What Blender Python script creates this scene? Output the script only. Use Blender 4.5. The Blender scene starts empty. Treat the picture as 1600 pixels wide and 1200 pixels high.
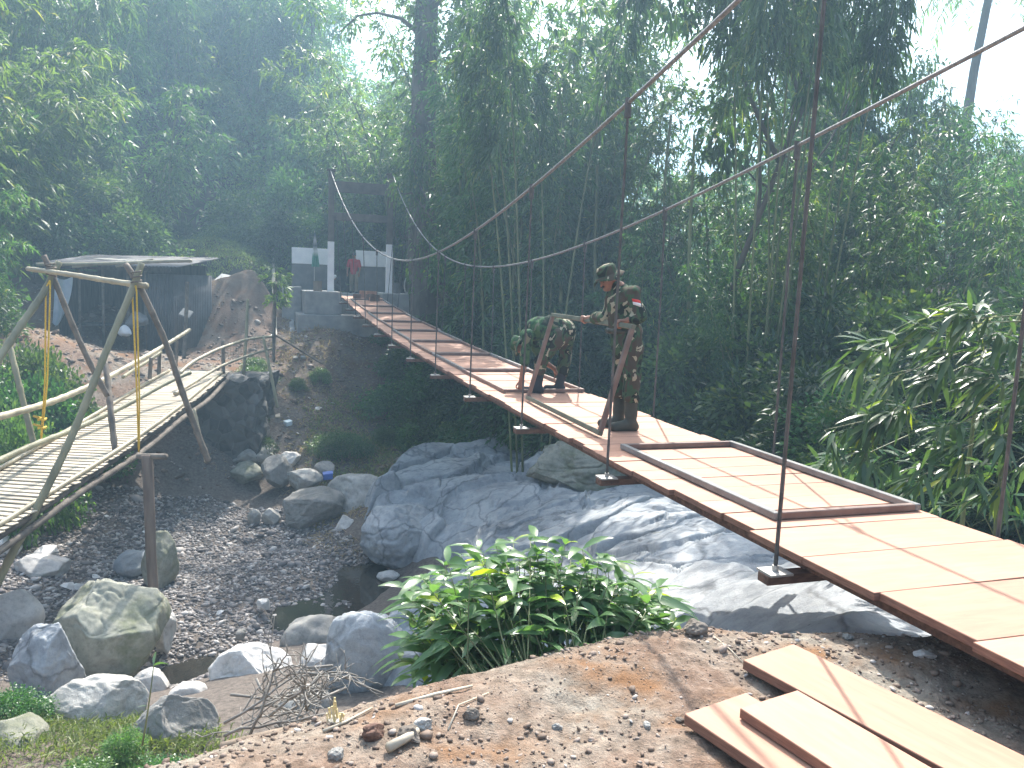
import bpy, bmesh, math, random
import numpy as np
from mathutils import Vector, Matrix
random.seed(7)
RNG = np.random.default_rng(11)
scene = bpy.context.scene
COL = scene.collection
PI = math.pi

# ------------------------------------------------------------------ camera model (used to lay the place out at real distances)
FPX = 1230.0; PITCH = 0.123689; ROLL = 0.0372823; EYE = 1.75
_r0 = np.array([1., 0, 0]); _f = np.array([0, math.cos(PITCH), -math.sin(PITCH)]); _u0 = np.array([0, math.sin(PITCH), math.cos(PITCH)])
_r = math.cos(ROLL)*_r0 + math.sin(ROLL)*_u0
_u = -math.sin(ROLL)*_r0 + math.cos(ROLL)*_u0
EYEP = np.array([0, 0, EYE])
def ray(u, v): return _f + (u-800)/FPX*_r - (v-600)/FPX*_u
def PY(u, v, Y):
    d = ray(u, v); return EYEP + d*(Y/d[1])
def PZ(u, v, z):
    d = ray(u, v); return EYEP + d*((z-EYE)/d[2])
cam = bpy.data.cameras.new('camera'); camo = bpy.data.objects.new('camera', cam); COL.objects.link(camo)
M3 = Matrix(((_r[0], _u[0], -_f[0]), (_r[1], _u[1], -_f[1]), (_r[2], _u[2], -_f[2])))
camo.matrix_world = Matrix.Translation(EYEP) @ M3.to_4x4()
cam.sensor_width = 36; cam.lens = 36*FPX/1600; cam.clip_start = 0.05; cam.clip_end = 2000
scene.camera = camo

# ------------------------------------------------------------------ helpers
def tag(o, label=None, cat=None, group=None, kind=None):
    if label: o['label'] = label
    if cat: o['category'] = cat
    if group: o['group'] = group
    if kind: o['kind'] = kind
    return o
def empty(name, loc=(0, 0, 0), label=None, cat=None, group=None, rz=0, kind=None):
    o = bpy.data.objects.new(name, None); COL.objects.link(o)
    o.location = tuple(float(c) for c in loc); o.rotation_euler = (0, 0, rz); o.empty_display_size = .2
    return tag(o, label, cat, group, kind)
def mesh_obj(name, V, Fc, m, parent=None, smooth=False, loc=None):
    me = bpy.data.meshes.new(name)
    V = np.asarray(V, dtype=np.float64)
    if isinstance(Fc, np.ndarray):
        n, k = Fc.shape
        me.vertices.add(len(V)); me.vertices.foreach_set('co', V.astype(np.float32).ravel())
        me.loops.add(n*k); me.loops.foreach_set('vertex_index', Fc.astype(np.int32).ravel())
        me.polygons.add(n); me.polygons.foreach_set('loop_start', np.arange(0, n*k, k, dtype=np.int32))
        me.update(calc_edges=True); me.validate()
    else:
        me.from_pydata([tuple(v) for v in V], [], Fc); me.update()
    if smooth: me.polygons.foreach_set('use_smooth', [True]*len(me.polygons))
    if m: me.materials.append(m)
    o = bpy.data.objects.new(name, me); COL.objects.link(o)
    if parent:
        o.parent = parent
        o.location = ((0, 0, 0) if parent.parent else (-parent.location.x, -parent.location.y, -parent.location.z)) if loc is None else loc
    elif loc is not None: o.location = loc
    return o
class MB:
    """collects boxes, tubes and sheets in world coordinates and links them as one mesh"""
    def __init__(s): s.v = []; s.f = []
    def add(s, V, Fc):
        b = len(s.v); s.v += [tuple(float(c) for c in q) for q in V]; s.f += [tuple(b+i for i in q) for q in Fc]; return s
    def box(s, o, ex, ey, ez):
        o, ex, ey, ez = (np.asarray(q, float) for q in (o, ex, ey, ez))
        V = [o, o+ex, o+ex+ey, o+ey, o+ez, o+ex+ez, o+ex+ey+ez, o+ey+ez]
        Fc = [(3, 2, 1, 0), (4, 5, 6, 7), (0, 1, 5, 4), (1, 2, 6, 5), (2, 3, 7, 6), (3, 0, 4, 7)]
        if np.dot(np.cross(ex, ey), ez) < 0: Fc = [q[::-1] for q in Fc]
        return s.add(V, Fc)
    def bar(s, a, b, w, h, up=(0, 0, 1)):
        """square-section bar with its axis from a to b"""
        a, b, up = (np.asarray(q, float) for q in (a, b, up)); d = b-a; d0 = d/np.linalg.norm(d)
        x = np.cross(d0, up); x /= np.linalg.norm(x); y = np.cross(x, d0)
        return s.box(a-x*w/2-y*h/2, d, x*w, y*h)
    def tube(s, P, R, n=8, cap=True):
        P = np.asarray(P, float); m = len(P); R = np.broadcast_to(np.asarray(R, float), (m,))
        T = np.gradient(P, axis=0); T /= np.linalg.norm(T, axis=1)[:, None]+1e-12
        ref = np.array([0, 0, 1.]) if abs(T[0][2]) < .9 else np.array([1., 0, 0])
        x = np.cross(T[0], ref); x /= np.linalg.norm(x); V = []
        for i in range(m):
            x = x-T[i]*np.dot(x, T[i]); x /= np.linalg.norm(x)+1e-12; y = np.cross(T[i], x)
            for k in range(n):
                a = 2*PI*k/n; V.append(P[i]+R[i]*(math.cos(a)*x+math.sin(a)*y))
        Fc = [(i*n+k, i*n+(k+1) % n, (i+1)*n+(k+1) % n, (i+1)*n+k) for i in range(m-1) for k in range(n)]
        if cap: Fc += [tuple(range(n))[::-1], tuple((m-1)*n+k for k in range(n))]
        return s.add(V, Fc)
    def build(s, name, m, parent=None, smooth=False, bevel=0, seg=1):
        o = mesh_obj(name, s.v, s.f, m, parent, smooth)
        if bevel:
            bm = bmesh.new(); bm.from_mesh(o.data)
            bmesh.ops.bevel(bm, geom=bm.edges[:], offset=bevel, segments=seg, affect='EDGES', profile=.6, clamp_overlap=True)
            bm.to_mesh(o.data); bm.free()
        return o
def smooth_angle(o, ang=40):
    me = o.data
    me.polygons.foreach_set('use_smooth', [True]*len(me.polygons))
    try: me.set_sharp_from_angle(angle=math.radians(ang))
    except Exception: pass
    return o
def dup(root, loc, rz=0., sc=1., label=None, group=None):
    """copy of a thing with its parts and sub-parts"""
    r = root.copy(); COL.objects.link(r); r.location = tuple(float(c) for c in loc); r.rotation_euler = (0, 0, rz)
    r.scale = (sc,)*3 if np.isscalar(sc) else sc
    if label: r['label'] = label
    if group: r['group'] = group
    for ch in list(root.children):
        c = ch.copy(); COL.objects.link(c); c.parent = r
        for g in list(ch.children):
            d = g.copy(); COL.objects.link(d); d.parent = c
    return r

# ------------------------------------------------------------------ noise in numpy
def _hash(ix, iy, iz, seed):
    h = (ix.astype(np.int64)*374761393 + iy.astype(np.int64)*668265263 + iz.astype(np.int64)*2147483647 + seed*1274126177) & 0xffffffff
    h = ((h ^ (h >> 13))*1274126177) & 0xffffffff
    h = ((h ^ (h >> 16))*2246822519) & 0xffffffff
    return ((h ^ (h >> 15)) & 0xffffff)/float(0xffffff)
def vnoise(x, y, z=None, seed=0):
    x = np.asarray(x, float); y = np.asarray(y, float); z = np.zeros_like(x) if z is None else np.asarray(z, float)
    ix, iy, iz = np.floor(x), np.floor(y), np.floor(z); fx, fy, fz = x-ix, y-iy, z-iz
    fx = fx*fx*fx*(fx*(fx*6-15)+10); fy = fy*fy*fy*(fy*(fy*6-15)+10); fz = fz*fz*fz*(fz*(fz*6-15)+10)
    out = 0
    for dx in (0, 1):
        for dy in (0, 1):
            for dz in (0, 1):
                w = (fx if dx else 1-fx)*(fy if dy else 1-fy)*(fz if dz else 1-fz)
                out = out+w*_hash(ix+dx, iy+dy, iz+dz, seed)
    return out*2-1
def fbm(x, y, z=None, oct=4, seed=0, gain=.5, lac=2.03):
    a = 1; t = 0; s = 0; f = 1.
    for k in range(oct):
        t = t+a*vnoise(x*f+17.3*k, y*f-9.1*k, None if z is None else z*f+3.7*k, seed+k); s += a; a *= gain; f *= lac
    return t/s
def worley(x, y, seed=0):
    """F1, F2 and a random value per cell"""
    ix, iy = np.floor(x), np.floor(y); F1 = np.full(x.shape, 9.); F2 = F1.copy(); idv = np.zeros(x.shape); cx = np.zeros(x.shape); cy = np.zeros(x.shape)
    for dx in (-1, 0, 1):
        for dy in (-1, 0, 1):
            jx, jy = ix+dx, iy+dy; z = np.zeros_like(jx)
            px = jx+.1+.8*_hash(jx, jy, z, seed); py = jy+.1+.8*_hash(jx, jy, z+1, seed)
            d = np.hypot(px-x, py-y); v = _hash(jx, jy, z+2, seed)
            n = d < F1
            F2 = np.where(n, F1, np.minimum(F2, d)); idv = np.where(n, v, idv); cx = np.where(n, px, cx); cy = np.where(n, py, cy); F1 = np.where(n, d, F1)
    return F1, F2, idv, cx, cy
def sstep(a, b, x):
    t = np.clip((x-a)/(b-a), 0, 1); return t*t*(3-2*t)

# ------------------------------------------------------------------ materials
def newmat(name):
    m = bpy.data.materials.new(name); m.use_nodes = True; nt = m.node_tree
    b = nt.nodes['Principled BSDF']; return m, nt, b
def N(nt, t, **k):
    n = nt.nodes.new(t)
    for a, v in k.items():
        if a in n.inputs: n.inputs[a].default_value = v
        else: setattr(n, a, v)
    return n
def ramp(nt, fac, stops, interp='LINEAR'):
    r = nt.nodes.new('ShaderNodeValToRGB'); r.color_ramp.interpolation = interp
    e = r.color_ramp.elements
    while len(e) < len(stops): e.new(.5)
    for q, (p, c) in zip(e, stops): q.position = p; q.color = (*c, 1) if len(c) == 3 else c
    nt.links.new(fac, r.inputs[0]); return r.outputs[0]
def coords(nt, space='Object', scale=(1, 1, 1)):
    tc = nt.nodes.new('ShaderNodeTexCoord'); mp = nt.nodes.new('ShaderNodeMapping'); mp.inputs['Scale'].default_value = scale
    nt.links.new(tc.outputs[space], mp.inputs[0]); return mp.outputs[0]
def noise(nt, vec, scale, detail=4, rough=.55, dist=0):
    n = N(nt, 'ShaderNodeTexNoise'); n.inputs['Scale'].default_value = scale; n.inputs['Detail'].default_value = detail
    n.inputs['Roughness'].default_value = rough; n.inputs['Distortion'].default_value = dist
    nt.links.new(vec, n.inputs['Vector']); return n.outputs['Fac']
def mix(nt, fac, a, b, mode='MIX'):
    m = nt.nodes.new('ShaderNodeMix'); m.data_type = 'RGBA'; m.blend_type = mode
    for s, v in ((0, fac), (6, a), (7, b)):
        if isinstance(v, bpy.types.NodeSocket): nt.links.new(v, m.inputs[s])
        else: m.inputs[s].default_value = v if s == 0 else (*v, 1)
    return m.outputs[2]
def bump(nt, b, h, strength=.4, dist=.02):
    n = nt.nodes.new('ShaderNodeBump'); n.inputs['Strength'].default_value = strength; n.inputs['Distance'].default_value = dist
    nt.links.new(h, n.inputs['Height']); nt.links.new(n.outputs[0], b.inputs['Normal'])
def simple(name, c1, c2, scale=6, rough=.7, bmp=.3, bdist=.01, space='Object', sc=(1, 1, 1), metal=0, rand=0., detail=5, spec=.3, lo=.35, hi=.65):
    m, nt, b = newmat(name); v = coords(nt, space, sc)
    f = noise(nt, v, scale, detail); c = ramp(nt, f, [(lo, c1), (hi, c2)])
    if rand:
        oi = nt.nodes.new('ShaderNodeObjectInfo'); hs = nt.nodes.new('ShaderNodeHueSaturation')
        mr = nt.nodes.new('ShaderNodeMapRange'); mr.inputs[3].default_value = 1-rand; mr.inputs[4].default_value = 1+rand
        nt.links.new(oi.outputs['Random'], mr.inputs[0]); nt.links.new(mr.outputs[0], hs.inputs['Value']); nt.links.new(c, hs.inputs['Color']); c = hs.outputs[0]
    nt.links.new(c, b.inputs['Base Color']); b.inputs['Roughness'].default_value = rough; b.inputs['Metallic'].default_value = metal
    b.inputs['Specular IOR Level'].default_value = spec
    if bmp: bump(nt, b, noise(nt, v, scale*3, 6, .65), bmp, bdist)
    return m
def leafmat(name, c1, c2, c3, trans=.45, rough=.42, spec=.45):
    """leaf: thin, lets some light through; colour differs from leaf to leaf and plant to plant"""
    m, nt, b = newmat(name)
    at = N(nt, 'ShaderNodeAttribute'); at.attribute_name = 'leafvar'
    oi = nt.nodes.new('ShaderNodeObjectInfo')
    c = ramp(nt, at.outputs['Fac'], [(0, c1), (.55, c2), (.93, c2), (1, c3)])
    hs = nt.nodes.new('ShaderNodeHueSaturation'); mr = nt.nodes.new('ShaderNodeMapRange'); mr.inputs[3].default_value = .72; mr.inputs[4].default_value = 1.3
    nt.links.new(oi.outputs['Random'], mr.inputs[0]); nt.links.new(mr.outputs[0], hs.inputs['Value'])
    mr2 = nt.nodes.new('ShaderNodeMapRange'); mr2.inputs[3].default_value = .47; mr2.inputs[4].default_value = .53
    ml = N(nt, 'ShaderNodeMath', operation='MULTIPLY'); ml.inputs[1].default_value = 7.3
    fr = N(nt, 'ShaderNodeMath', operation='FRACT'); nt.links.new(oi.outputs['Random'], ml.inputs[0]); nt.links.new(ml.outputs[0], fr.inputs[0])
    nt.links.new(fr.outputs[0], mr2.inputs[0]); nt.links.new(mr2.outputs[0], hs.inputs['Hue'])
    nt.links.new(c, hs.inputs['Color']); c = hs.outputs[0]
    nt.links.new(c, b.inputs['Base Color']); b.inputs['Roughness'].default_value = rough; b.inputs['Specular IOR Level'].default_value = spec
    tr = N(nt, 'ShaderNodeBsdfTranslucent'); tc = mix(nt, 1., c, (1.5, 1.7, .7), 'MULTIPLY'); nt.links.new(tc, tr.inputs[0])
    ms = nt.nodes.new('ShaderNodeMixShader'); ms.inputs[0].default_value = trans
    nt.links.new(b.outputs[0], ms.inputs[1]); nt.links.new(tr.outputs[0], ms.inputs[2])
    nt.links.new(ms.outputs[0], nt.nodes['Material Output'].inputs[0]); return m

# ------------------------------------------------------------------ rounded bodies from distance fields (people, boulders)
def surface_nets(V, lo, h):
    S = V < 0; nx, ny, nz = V.shape
    c = np.zeros((nx-1, ny-1, nz-1), int)
    for a in (0, 1):
        for b in (0, 1):
            for d in (0, 1): c += S[a:nx-1+a, b:ny-1+b, d:nz-1+d]
    act = (c > 0) & (c < 8); idx = -np.ones(act.shape, int); I = np.argwhere(act); idx[act] = np.arange(len(I))
    acc = np.zeros((len(I), 3)); cnt = np.zeros(len(I))
    K = [(a, b, d) for a in (0, 1) for b in (0, 1) for d in (0, 1)]
    for p in K:
        for ax in range(3):
            if p[ax]: continue
            q = list(p); q[ax] = 1
            va = V[I[:, 0]+p[0], I[:, 1]+p[1], I[:, 2]+p[2]]; vb = V[I[:, 0]+q[0], I[:, 1]+q[1], I[:, 2]+q[2]]
            m = (va < 0) != (vb < 0); t = np.where(m, va/(va-vb+1e-20), 0)
            pos = np.array(p, float)[None]+np.eye(3)[ax][None]*t[:, None]
            acc[m] += pos[m]; cnt[m] += 1
    P = lo+(I+acc/cnt[:, None])*h
    Fs = []
    for ax in range(3):
        b1, b2 = (ax+1) % 3, (ax+2) % 3
        sl0 = [slice(None)]*3; sl1 = [slice(None)]*3; sl0[ax] = slice(0, -1); sl1[ax] = slice(1, None)
        A, B = S[tuple(sl0)], S[tuple(sl1)]
        E = np.argwhere(A != B)
        ok = (E[:, b1] > 0) & (E[:, b2] > 0) & (E[:, b1] < V.shape[b1]-1) & (E[:, b2] < V.shape[b2]-1); E = E[ok]
        ins = A[E[:, 0], E[:, 1], E[:, 2]]
        def g(o1, o2):
            Q = E.copy(); Q[:, b1] -= o1; Q[:, b2] -= o2; return idx[Q[:, 0], Q[:, 1], Q[:, 2]]
        f = np.stack([g(1, 1), g(0, 1), g(0, 0), g(1, 0)], 1); f[~ins] = f[~ins][:, ::-1]; Fs.append(f)
    Fs = np.concatenate(Fs); return P, Fs[(Fs >= 0).all(1)]
def sdf_mesh(prims, h, k=.02, fold=0., fscale=14, seed=3):
    """prims: (a, b, ra, rb[, k]) tapered capsules, or ('e', centre, axes3x3, radii) ellipsoids; smooth union"""
    lo = np.full(3, 1e9); hi = -lo
    for p in prims:
        if isinstance(p[0], str):
            r = max(p[3]); lo = np.minimum(lo, np.asarray(p[1])-r); hi = np.maximum(hi, np.asarray(p[1])+r)
        else:
            r = max(p[2], p[3]); lo = np.minimum(lo, np.minimum(p[0], p[1])-r); hi = np.maximum(hi, np.maximum(p[0], p[1])+r)
    lo = lo-4*h-k-fold; hi = hi+4*h+k+fold
    n = np.ceil((hi-lo)/h).astype(int)+1
    V = np.full(n, .2, dtype=np.float32)
    ax = [lo[i]+h*np.arange(n[i]) for i in range(3)]
    for p in prims:
        if isinstance(p[0], str): c = np.asarray(p[1], float); r = max(p[3]); l, g = c-r, c+r; kk = p[4] if len(p) > 4 else k
        else:
            a, b = np.asarray(p[0], float), np.asarray(p[1], float); r = max(p[2], p[3]); l, g = np.minimum(a, b)-r, np.maximum(a, b)+r; kk = p[4] if len(p) > 4 else k
        i0 = np.maximum(np.floor((l-lo-kk-.05)/h).astype(int), 0); i1 = np.minimum(np.ceil((g-lo+kk+.05)/h).astype(int)+1, n)
        X, Y, Z = np.meshgrid(*[ax[i][i0[i]:i1[i]] for i in range(3)], indexing='ij'); Q = np.stack([X, Y, Z], -1)
        if isinstance(p[0], str):
            q = (Q-c) @ np.asarray(p[2], float).T/np.asarray(p[3]); L = np.linalg.norm(q, axis=-1)
            d = (L-1)*min(p[3])*np.where(L > 1, 1.0, 1.0)
        else:
            ba = b-a; pa = Q-a; t = np.clip((pa @ ba)/(ba @ ba+1e-12), 0, 1)
            d = np.linalg.norm(pa-t[..., None]*ba, axis=-1)-(p[2]+(p[3]-p[2])*t)
        sl = tuple(slice(i0[i], i1[i]) for i in range(3)); O = V[sl]
        hh = np.clip(.5+.5*(O-d)/kk, 0, 1); V[sl] = O*(1-hh)+d*hh-kk*hh*(1-hh)
    if fold:
        X, Y, Z = np.meshgrid(*ax, indexing='ij'); m = np.abs(V) < .06
        V[m] += fold*fbm(X[m]*fscale, Y[m]*fscale, Z[m]*fscale*.8, 3, seed)
    return surface_nets(V, lo, h)
# ------------------------------------------------------------------ bridge line (fitted to the photograph), needed by the terrain too
BW = 1.464; AZ = -0.312097
BD = np.array([math.sin(AZ), math.cos(AZ), 0]); BC = np.array([math.cos(AZ), -math.sin(AZ), 0]); UP = np.array([0, 0, 1.])
def deck(s, t, h=0.):
    """s along the footbridge, t across it from its left edge, h above the planks"""
    return np.array([3.0714, 0, EYE-1.3621-.025946*s+.0015922*s*s])+s*BD+t*BC+h*UP
def deck_dir(s):
    a = deck(s+.05, 0)-deck(s-.05, 0); return a/np.linalg.norm(a)
def deck_hit(u, v):
    """where the line of sight through a pixel meets the planks -> (s, t)"""
    d = ray(u, v); best = None
    for k in np.linspace(1, 40, 8000):
        P = EYEP+d*k; q = P-np.array([3.0714, 0, 0]); s = q @ BD
        e = P[2]-deck(s, 0)[2]
        if e < 0: return s, q @ BC
    return s, q @ BC

# ------------------------------------------------------------------ terrain
CP = []
for u, v, z in [(300,1190,-.02),(500,1125,.0),(700,1065,.0),(900,1020,0),(1090,985,.02),(1270,995,0),(1460,1000,-.02),
    (300,900,-4.3),(400,850,-4.3),(330,810,-4.3),(250,1000,-4.3),(560,905,-4.72),(470,980,-4.62),(300,1065,-4.62),(120,830,-4.1),(10,870,-3.9),
    (440,900,-4.3),(400,930,-4.32),(480,840,-4.28),(540,850,-4.32),(500,890,-4.34),(350,960,-4.34),(300,1010,-4.4),(560,865,-4.38),
    (30,640,-2.7),(200,560,-1.35),(180,525,-.55),(348,583,-1.2),(430,520,-.55),(500,520,-.18),(560,600,-1.85),(450,660,-2.6),(520,700,-3.2),
    (400,720,-3.5),(480,740,-3.7),(650,570,-1.2),(700,690,-3.4),(760,640,-2.4),
    (570,872,-4.5),(600,800,-3.75),(640,855,-4.15),(700,800,-3.5),(760,830,-3.5),(640,760,-3.6),(560,760,-3.8),(700,720,-3.3),(850,750,-3.1),(1000,760,-2.6),(1000,850,-2.5),(1000,900,-2.2),(1200,900,-1.8),(1150,830,-2.0),
    (1300,950,-1.4),(1400,990,-1.0),(800,870,-3.5),(700,1000,-3.4),(620,960,-3.9),(560,1050,-3.6),(1100,960,-1.8),(900,930,-2.8),(860,1040,-2.6),
    (200,1120,-3.3),(50,1150,-2.9),(400,1130,-3.2),(350,1040,-4.2),(130,1050,-4.2),
    (1250,700,-2.6),(1480,780,-1.4),(300,470,.75),(430,500,.1),(350,545,-.85)]:
    CP.append(PZ(u, v, z))
for u, v, Y in [(300,376,35.5),(335,388,35),(365,405,34.8),(392,425,34.5),(268,384,36),(235,402,36.5),(330,440,32.5),(420,462,32.5),(425,440,35)]: CP.append(PY(u, v, Y))
CP += [(-3,-6,0),(3,-6,0),(9,-6,0.1),(0,0,0),(-1.6,1.2,0),(2,1.5,0),(4,2,0),(4.2,3.6,-.25),(7,3,-.1),(8,6,-.8),(11,9,-1),(16,12,-.5),(13,24,-.5),(7,16,-3.2),(5,24,-2.6),(2,31,-1.5),(0,37,0),(10,40,2.5),
    (-3,36,.3),(-6,33.5,1.0),(-12,42,4),(-20,46,11),(-30,60,24),(-6,52,7),(5,56,8),(20,60,8),(32,44,5),(-24,30,3.5),(-30,22,3),(-19,22,-.4),(-18,14,-2.2),(-13,7,-3.2),(-8,4,-3.0),(-5,1,-1.5),(-5,-5,-.5),(-3.2,2.6,-1.6),(-1.5,4.6,-3.0),(0.8,5.0,-2.0),
    (2.6,4.9,-.75),(4.3,5.2,-1.3),(-15,24,-.8),(-45,60,30),(-40,85,45),(0,90,22),(45,80,18),(45,20,4),(30,5,2),(-40,0,2),(30,-15,1),(-30,-15,1),(-14,33,1.6)]
CP = np.array(CP, float)
# slope just beyond the crest of the near bank
def _mq(d2): return np.sqrt(d2+.6)
_D = ((CP[:, None, :2]-CP[None, :, :2])**2).sum(-1)
_A = _mq(_D)+np.eye(len(CP))*-.02
_zm = CP[:, 2].mean(); _w = np.linalg.solve(_A, CP[:, 2]-_zm)
def H0(x, y):
    x = np.asarray(x, float); y = np.asarray(y, float); out = np.full(x.shape, _zm)
    for (a, b, _), w in zip(CP, _w): out = out+w*_mq((x-a)**2+(y-b)**2)
    return out
CREST = np.array([PZ(u, v, 0)[:2] for u, v in [(150,1230),(300,1190),(500,1125),(700,1065),(900,1020),(1090,985),(1270,992),(1460,1000),(1600,1020)]])
def crest_y(x): return np.interp(x, CREST[:, 0], CREST[:, 1])
def H(x, y, fine=True):
    x = np.asarray(x, float); y = np.asarray(y, float); z = H0(x, y)
    d = crest_y(x)-y                                # >0 on the near bank
    near = sstep(-.35, .05, d)*sstep(-3.6, -1.6, x)*sstep(7.5, 5, x)
    top = .0+.05*fbm(x*1.3, y*1.3, None, 3, 5)+.045*np.exp(-(d-.25)**2/.05)
    z = z*(1-near)+top*near
    far = sstep(12, 20, y)
    z = z+(1-near)*(.10*fbm(x*.9, y*.9, None, 4, 2)+.25*far*fbm(x*.35, y*.35, None, 3, 8)+.42*sstep(29, 33, y)*sstep(45, 38, y)*fbm(x*.75, y*.75, None, 5, 18, .6))
    if fine:
        z = z+near*(.022*fbm(x*7, y*7, None, 4, 21, .6)+.016*np.maximum(fbm(x*19, y*19, None, 3, 33), 0))
    return z
def Hs(x, y): return float(H(np.array([x]), np.array([y]))[0])
def spaced(segs):
    out = [segs[0][0]]
    for a, b, st in segs: n = max(1, int(round((b-a)/st))); out += list(a+(b-a)*(np.arange(n)+1)/n)
    return np.array(out)
gx = spaced([(-300,-60,24),(-60,-24,2),(-24,-5,.16),(-5,-2,.06),(-2,3.6,.018),(3.6,6,.08),(6,16,.4),(16,60,3),(60,300,24)])
gy = spaced([(-120,-20,20),(-20,0,1),(0,1.6,.1),(1.6,4.6,.018),(4.6,8,.07),(8,38,.15),(38,70,1),(70,130,5),(130,600,40)])
GX, GY = np.meshgrid(gx, gy, indexing='ij'); GZ = H(GX, GY)
farR = np.maximum(np.hypot(GX, GY-20)-75, 0); GZ = np.minimum(GZ, np.where(GY > 36, np.interp(GX/np.maximum(GY, 1), [-.4, -.2, -.12, 0, .15], [60, 12, 9, 9, 5.5]), 99)); GZ = np.where(farR > 0, np.minimum(GZ, 22), GZ)
nx, ny = GX.shape; ID = np.arange(nx*ny).reshape(nx, ny)
GF = np.stack([ID[:-1, :-1], ID[1:, :-1], ID[1:, 1:], ID[:-1, 1:]], -1).reshape(-1, 4)
m, nt, b = newmat('earth')
gm = nt.nodes.new('ShaderNodeNewGeometry'); v = gm.outputs['Position']
n1 = noise(nt, v, .9, 6, .6); n2 = noise(nt, v, 14, 6, .7); n3 = noise(nt, v, 60, 4, .7)
c = ramp(nt, n2, [(.3, (.10, .068, .048)), (.5, (.20, .135, .098)), (.72, (.31, .235, .18))])
c2 = ramp(nt, n2, [(.3, (.15, .13, .105)), (.7, (.36, .32, .26))])
c = mix(nt, ramp(nt, n1, [(.42, (0, 0, 0)), (.62, (1, 1, 1))]), c, c2)
red = ramp(nt, noise(nt, v, 1.7, 4, .6), [(.5, (0, 0, 0)), (.66, (1, 1, 1))])
c = mix(nt, red, c, (.21, .115, .06))
# the river bed and lower banks are grey silt and leaf litter, set by height above the water
sx = nt.nodes.new('ShaderNodeSeparateXYZ'); nt.links.new(v, sx.inputs[0])
farf = nt.nodes.new('ShaderNodeMapRange'); farf.inputs[1].default_value = 22; farf.inputs[2].default_value = 29; farf.inputs[4].default_value = .6; nt.links.new(sx.outputs[1], farf.inputs[0]); c = mix(nt, farf.outputs[0], c, ramp(nt, noise(nt, v, 1.1, 6, .65), [(.35, (.075, .048, .036)), (.6, (.15, .10, .075))]))  # darker brown far earth, partly standing in for the mound's unlit face
lowf = nt.nodes.new('ShaderNodeMapRange'); lowf.inputs[1].default_value = -1.2; lowf.inputs[2].default_value = -3.2; nt.links.new(sx.outputs[2], lowf.inputs[0])
c = mix(nt, lowf.outputs[0], c, ramp(nt, n2, [(.3, (.075, .062, .053)), (.7, (.21, .18, .155))]))
# hill leaf litter and undergrowth, darkened here to paint shade on the mound face
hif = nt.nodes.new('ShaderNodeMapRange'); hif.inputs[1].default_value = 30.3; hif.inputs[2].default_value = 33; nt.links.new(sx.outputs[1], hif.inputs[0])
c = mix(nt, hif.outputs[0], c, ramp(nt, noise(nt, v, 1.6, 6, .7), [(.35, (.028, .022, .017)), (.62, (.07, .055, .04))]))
nt.links.new(c, b.inputs['Base Color']); b.inputs['Roughness'].default_value = .95; b.inputs['Specular IOR Level'].default_value = .15
hh = N(nt, 'ShaderNodeMath', operation='ADD'); nt.links.new(n2, hh.inputs[0]); nt.links.new(n3, hh.inputs[1]); bump(nt, b, hh.outputs[0], .8, .02)
M_EARTH = m
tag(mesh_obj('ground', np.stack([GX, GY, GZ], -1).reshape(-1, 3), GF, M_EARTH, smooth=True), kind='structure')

# stream water in the lowest part of the bed
m, nt, b = newmat('stream_water'); b.inputs['Base Color'].default_value = (.035, .032, .026, 1); b.inputs['Roughness'].default_value = .04
b.inputs['Specular IOR Level'].default_value = .6
bump(nt, b, noise(nt, coords(nt, 'Object', (1, 1, 1)), 7, 3), .10, .02)
mesh_obj('stream', [(-12, 7, -4.50), (1, 7, -4.50), (1, 20, -4.50), (-12, 20, -4.50)], [(0, 1, 2, 3)], m); tag(COL.objects['stream'], kind='structure')

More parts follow.
